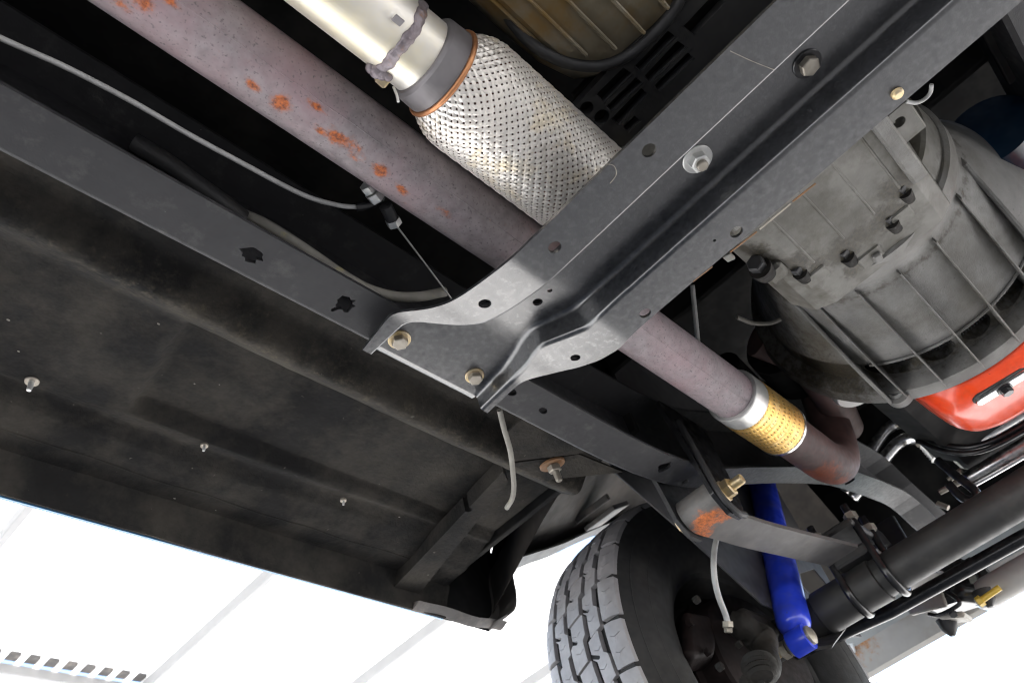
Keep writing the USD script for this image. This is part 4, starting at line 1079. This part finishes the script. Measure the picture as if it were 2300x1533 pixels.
PX, PY = 1.296, -0.115
R = []
for z, hx, hy, r in ((0.82, 0.086, 0.215, 0.03), (0.74, 0.086, 0.200, 0.04), (0.70, 0.085, 0.190, 0.05), (0.682, 0.082, 0.183, 0.055), (0.668, 0.076, 0.174, 0.055), (0.660, 0.066, 0.160, 0.05), (0.657, 0.052, 0.142, 0.045)):
    a_ = rect(PX, PY, hx, hy, r)
    R.append(np.c_[a_, np.full(len(a_), z)])
R.append(np.c_[rect(PX, PY, 0.02, 0.02, 0.01), np.full(len(R[0]), 0.656)])
pan = part(T, 'oil_pan', rings(np.array(R)), 'orange_paint', 'bright orange painted engine oil pan ahead of the bell housing', smooth=40)
e0 = at(2252, 868, z=0.657)
dv = unit(at(2290, 842, z=0.657) - at(2215, 888, z=0.657))
part(pan, 'drain_plate', hull(*[disc(e0 + dv * k, (0, 0, -1), 0.009, 0.004).vertices for k in (-0.035, 0.035)]), 'bright_alloy', 'small polished plate on the orange oil pan', smooth=False)
part(pan, 'plate_shadow', hull(*[disc(e0 + dv * k + A(-0.004, 0, 0.003), (0, 0, -1), 0.013, 0.003).vertices for k in (-0.033, 0.030)]), 'dark_steel', smooth=False)  # dark plate standing in for the shadow around the polished plate
part(pan, 'drain_plug', cat(disc(e0 + A(0, 0, -0.004), (0, 0, -1), 0.012, 0.003), hexa(e0 + A(0, 0, -0.007), (0, 0, -1), 0.009, 0.008, 0.2)), 'gloss_black')
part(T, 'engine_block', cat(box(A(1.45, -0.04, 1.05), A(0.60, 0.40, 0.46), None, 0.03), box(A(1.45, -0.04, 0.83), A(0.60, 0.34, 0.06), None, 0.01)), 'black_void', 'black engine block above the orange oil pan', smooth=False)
oh = part(T, 'oil_filter', lathe([(-0.05, 0.046), (0.0, 0.047), (0.07, 0.047), (0.078, 0.042), (0.08, 0.03)], at(1925, 872, x=1.33) + A(0, 0, 0.07), (0, 0, -1), 44), 'white_paint', 'white oil filter hanging beside the bell housing')

# --- bright coolant and brake lines by the oil pan
def silver(pts, x, r):
    return tube(spline([at(a, b, x=x) for a, b in pts], 8), r, 20)


ln1 = part(T, 'cooler_line', silver(((1900, 1105), (1942, 1040), (1975, 985), (2000, 958), (2030, 950), (2075, 965), (2110, 1000)), 2.36, 0.0175), 'bright_alloy', 'upper bright metal cooler line curving past the exhaust elbow', smooth=True)
ln2 = part(T, 'cooler_line', silver(((1915, 1118), (1945, 1080), (1978, 1040), (2012, 1000), (2042, 984), (2075, 988), (2100, 1000)), 2.33, 0.0185), 'bright_alloy', 'lower bright metal cooler line ending in a ribbed fitting', smooth=True)
k0, k1 = at(2078, 1000, x=2.30), at(2104, 1030, x=2.30)
part(ln2, 'ribbed_fitting', lathe([(s, 0.013 + 0.004 * (k % 2)) for k, s in enumerate(np.repeat(np.linspace(0, np.linalg.norm(k1 - k0), 6), 2))], k0, k1 - k0, 24), 'zinc_white')
part(ln1, 'line_bracket', box(at(2022, 948, x=2.33), A(0.02, 0.026, 0.032), (0.5, 1, 0, 0), 0.003), 'bolt_steel', smooth=False)
part(ln2, 'line_bracket', box(at(2068, 990, x=2.30), A(0.02, 0.026, 0.032), (0.5, 1, 0, 0), 0.003), 'bolt_steel', smooth=False)
part(T, 'sway_bar', silver(((2010, 940), (2050, 955), (2100, 980), (2150, 988), (2210, 975), (2300, 925), (2420, 850)), 1.66, 0.012), 'bright_alloy', 'bright curved bar passing below the orange oil pan', smooth=True)
for dy_, r in ((0, 0.006), (14, 0.005)):
    part(T, 'coolant_hose', silver(((2060, 975 + dy_), (2120, 998 + dy_), (2180, 1003 + dy_), (2240, 985 + dy_), (2340, 930 + dy_)), 1.60, r), 'gloss_black', 'thin black hose following the bright curved bar' if dy_ == 0 else 'second thin black hose under the curved bar', smooth=True)
part(T, 'radiator_rod', cat(silver(((2172, 1078), (2240, 1038), (2330, 985), (2420, 930)), 1.72, 0.017), silver(((2182, 1090), (2250, 1052), (2330, 1005), (2420, 950)), 1.71, 0.006)), 'bright_alloy', 'polished metal rod at the right edge beside the axle', smooth=True)
lp = silver(((2105, 1032), (2140, 1062), (2175, 1088), (2192, 1104), (2192, 1117), (2175, 1122), (2155, 1112), (2130, 1085)), 1.66, 0.0085)
part(T, 'brake_line', lp, 'gloss_black', 'glossy black hose bent into a loop near the axle', smooth=True)
for a_, b_ in (((2130, 1078), (2160, 1055)), ((2110, 1105), (2160, 1080)), ((2105, 1130), (2130, 1140))):
    part(T, 'frame_bracket', tube(np.array([at(*a_, x=1.72), at(*b_, x=1.72)]), 0.006, 10), 'bolt_steel', 'small steel bracket arm below the engine')
part(T, 'front_member', box(A(1.90, -0.20, 0.95), A(0.10, 0.70, 0.12), None, 0.015), 'gloss_black', 'black frame member ahead of the axle', smooth=False)

# --- left edge of the engine bay: starter wires and hidden steering shaft
part(T, 'control_rod', tube(np.array([at(1555, 640, z=0.90), at(1568, 770, z=0.86)]), 0.004, 10), 'cable_grey', 'thin grey control rod between gearbox and exhaust')
part(T, 'pinch_wire', tube(spline([at(1655, 712, z=0.85), at(1690, 725, z=0.85), at(1730, 725, z=0.85), at(1760, 714, z=0.85)], 6), 0.0035, 10), 'hose_tan', 'short tan wire curving beside the bell housing')
part(T, 'wire_loop', tube(spline([at(2035, 228, z=0.70), at(2058, 231, z=0.70), at(2078, 222, z=0.70), at(2090, 207, z=0.70), at(2092, 190, z=0.70)], 6), 0.0022, 10), 'cable_grey', 'thin wire loop poking out at the crossmember edge')
part(T, 'blue_glow_tube', tube(spline([at(2030, 305, z=0.90), at(2090, 325, z=0.88), at(2140, 345, z=0.865), at(2180, 375, z=0.86), at(2205, 430, z=0.92)], 6), 0.024, 24), 'dark_blue', 'tube beside the gearbox coloured dark blue for a dim blue glow', smooth=True)  # added tube, its blue stands in for a dim blue glow
part(T, 'opposite_rail', box(at(2300, 120, z=0.86) + A(0.3, -0.02, 0.04), A(2.2, 0.06, 0.12), None, 0.006), 'rail_paint', 'second frame rail on the far side in shadow', smooth=False)
for px, py, r in ((1690, 900, 0.05), (1740, 780, 0.06), (1630, 820, 0.03)):
    part(T, 'starter_motor', lathe([(0, r), (0.12, r), (0.13, r * 0.8)], at(px, py, z=1.02), (1, 0.1, 0), 32), 'black_void', 'black starter motor deep beside the bell housing' if r == 0.06 else 'dark round casing deep in the engine bay')
part(T, 'exhaust_manifold', tube(spline([at(1700, 760, z=0.98), at(1790, 800, z=0.95), at(1860, 880, z=0.93), at(1900, 960, z=0.93)], 6), 0.035, 28), 'exhaust_brown', 'brown exhaust downpipe in the shadow behind the flex')

part(T, 'starter_motor', lathe([(0, 0.03), (0.005, 0.062), (0.16, 0.062), (0.17, 0.05), (0.22, 0.05)], at(2215, 290, z=0.90), (1, -0.05, -0.05), 36), 'dark_blue', 'dark blue black starter motor beside the gearbox at the right edge', smooth=35)
# --- transfer case and its skid bracket above the big flex
tx = []
for y_, z_ in ((0.115, 0.86), (0.105, 0.825), (0.085, 0.803), (0.05, 0.797), (-0.02, 0.795), (-0.09, 0.80), (-0.14, 0.84), (-0.15, 0.95), (0.115, 0.95)):
    tx.append((y_, z_))
R = []
for x, s in ((-0.25, 1.0), (0.38, 1.0), (0.42, 0.985), (0.450, 0.93), (0.468, 0.82), (0.476, 0.66)):
    R.append([A(x, -0.02 + (y_ + 0.02) * s, 0.95 + (z_ - 0.95) * (0.55 + 0.45 * s)) for y_, z_ in tx])
tc = part(T, 'transfer_case', rings(np.array(R)), 'oily_cast', 'oil stained ribbed transfer case at the top of the view', smooth=25)
for y_ in (0.092, 0.066, 0.040, 0.008, -0.026, -0.062, -0.098):
    z_ = np.interp(y_, [-0.09, -0.02, 0.05, 0.085, 0.105], [0.80, 0.795, 0.797, 0.803, 0.825])
    xe = 0.455 - 3.0 * max(0, abs(y_ + 0.02) - 0.03) ** 1.6
    part(tc, 'cast_rib', box(A((xe - 0.25) / 2, y_, z_ + 0.001), A(xe + 0.25, 0.0045, 0.012), None, 0.0015), 'oily_cast', smooth=False)
arc_o = spline([at(1090, -30, z=0.84), at(1180, 85, z=0.81), at(1240, 128, z=0.80), at(1290, 145, z=0.80), at(1350, 148, z=0.80), at(1410, 125, z=0.80), at(1460, 85, z=0.80), at(1510, 30, z=0.80), at(1540, -30, z=0.80)], 6)
part(tc, 'case_flange', tube(arc_o, 0.0065, 12), 'dark_steel', 'black rounded flange at the end of the transfer case', smooth=True)


def zpoly(pts, z):
    return sg.Polygon([at(*p, z=z)[:2] for p in pts])


zb = 0.80
frame_o = zpoly(((1288, 245), (1400, 120), (1470, 60), (1560, -40), (1760, -40), (1700, 60), (1560, 200), (1420, 330), (1340, 320)), zb)
wnd = [((1340, 212), (1400, 152), (1422, 168), (1358, 232)), ((1362, 240), (1428, 174), (1445, 188), (1376, 252)), ((1425, 150), (1500, 70), (1520, 84), (1442, 162)), ((1448, 170), (1522, 92), (1545, 108), (1462, 186)),
       ((1372, 268), (1440, 198), (1456, 212), (1392, 282)), ((1470, 192), (1545, 118), (1560, 132), (1482, 206)), ((1400, 285), (1425, 260), (1440, 272), (1412, 298)), ((1535, 60), (1600, -10), (1630, 5), (1560, 80))]
hol = [zpoly(w, zb) for w in wnd] + [round_hole(1318, 243, zb, 0.008), round_hole(1352, 263, zb, 0.009)]
sk = part(T, 'gearbox_bracket', prism(frame_o.difference(unary_union(hol)), 0.012, (0, 0, zb)), 'dark_steel', 'black cast bracket with slotted windows behind the crossmember', smooth=False)
part(sk, 'bracket_core', prism(frame_o.buffer(-0.006), 0.01, (0, 0, zb + 0.028)), 'grime_black', smooth=False)
for w in wnd[:7]:
    p0, p1 = at(*w[2], z=zb), at(*w[3], z=zb)
    part(sk, 'bracket_rib', tube(np.array([p0, p1]) + A(0, 0, 0.004), 0.0020, 8), 'dark_steel')

# --- the rest of the truck body closes the engine bay and cab from above
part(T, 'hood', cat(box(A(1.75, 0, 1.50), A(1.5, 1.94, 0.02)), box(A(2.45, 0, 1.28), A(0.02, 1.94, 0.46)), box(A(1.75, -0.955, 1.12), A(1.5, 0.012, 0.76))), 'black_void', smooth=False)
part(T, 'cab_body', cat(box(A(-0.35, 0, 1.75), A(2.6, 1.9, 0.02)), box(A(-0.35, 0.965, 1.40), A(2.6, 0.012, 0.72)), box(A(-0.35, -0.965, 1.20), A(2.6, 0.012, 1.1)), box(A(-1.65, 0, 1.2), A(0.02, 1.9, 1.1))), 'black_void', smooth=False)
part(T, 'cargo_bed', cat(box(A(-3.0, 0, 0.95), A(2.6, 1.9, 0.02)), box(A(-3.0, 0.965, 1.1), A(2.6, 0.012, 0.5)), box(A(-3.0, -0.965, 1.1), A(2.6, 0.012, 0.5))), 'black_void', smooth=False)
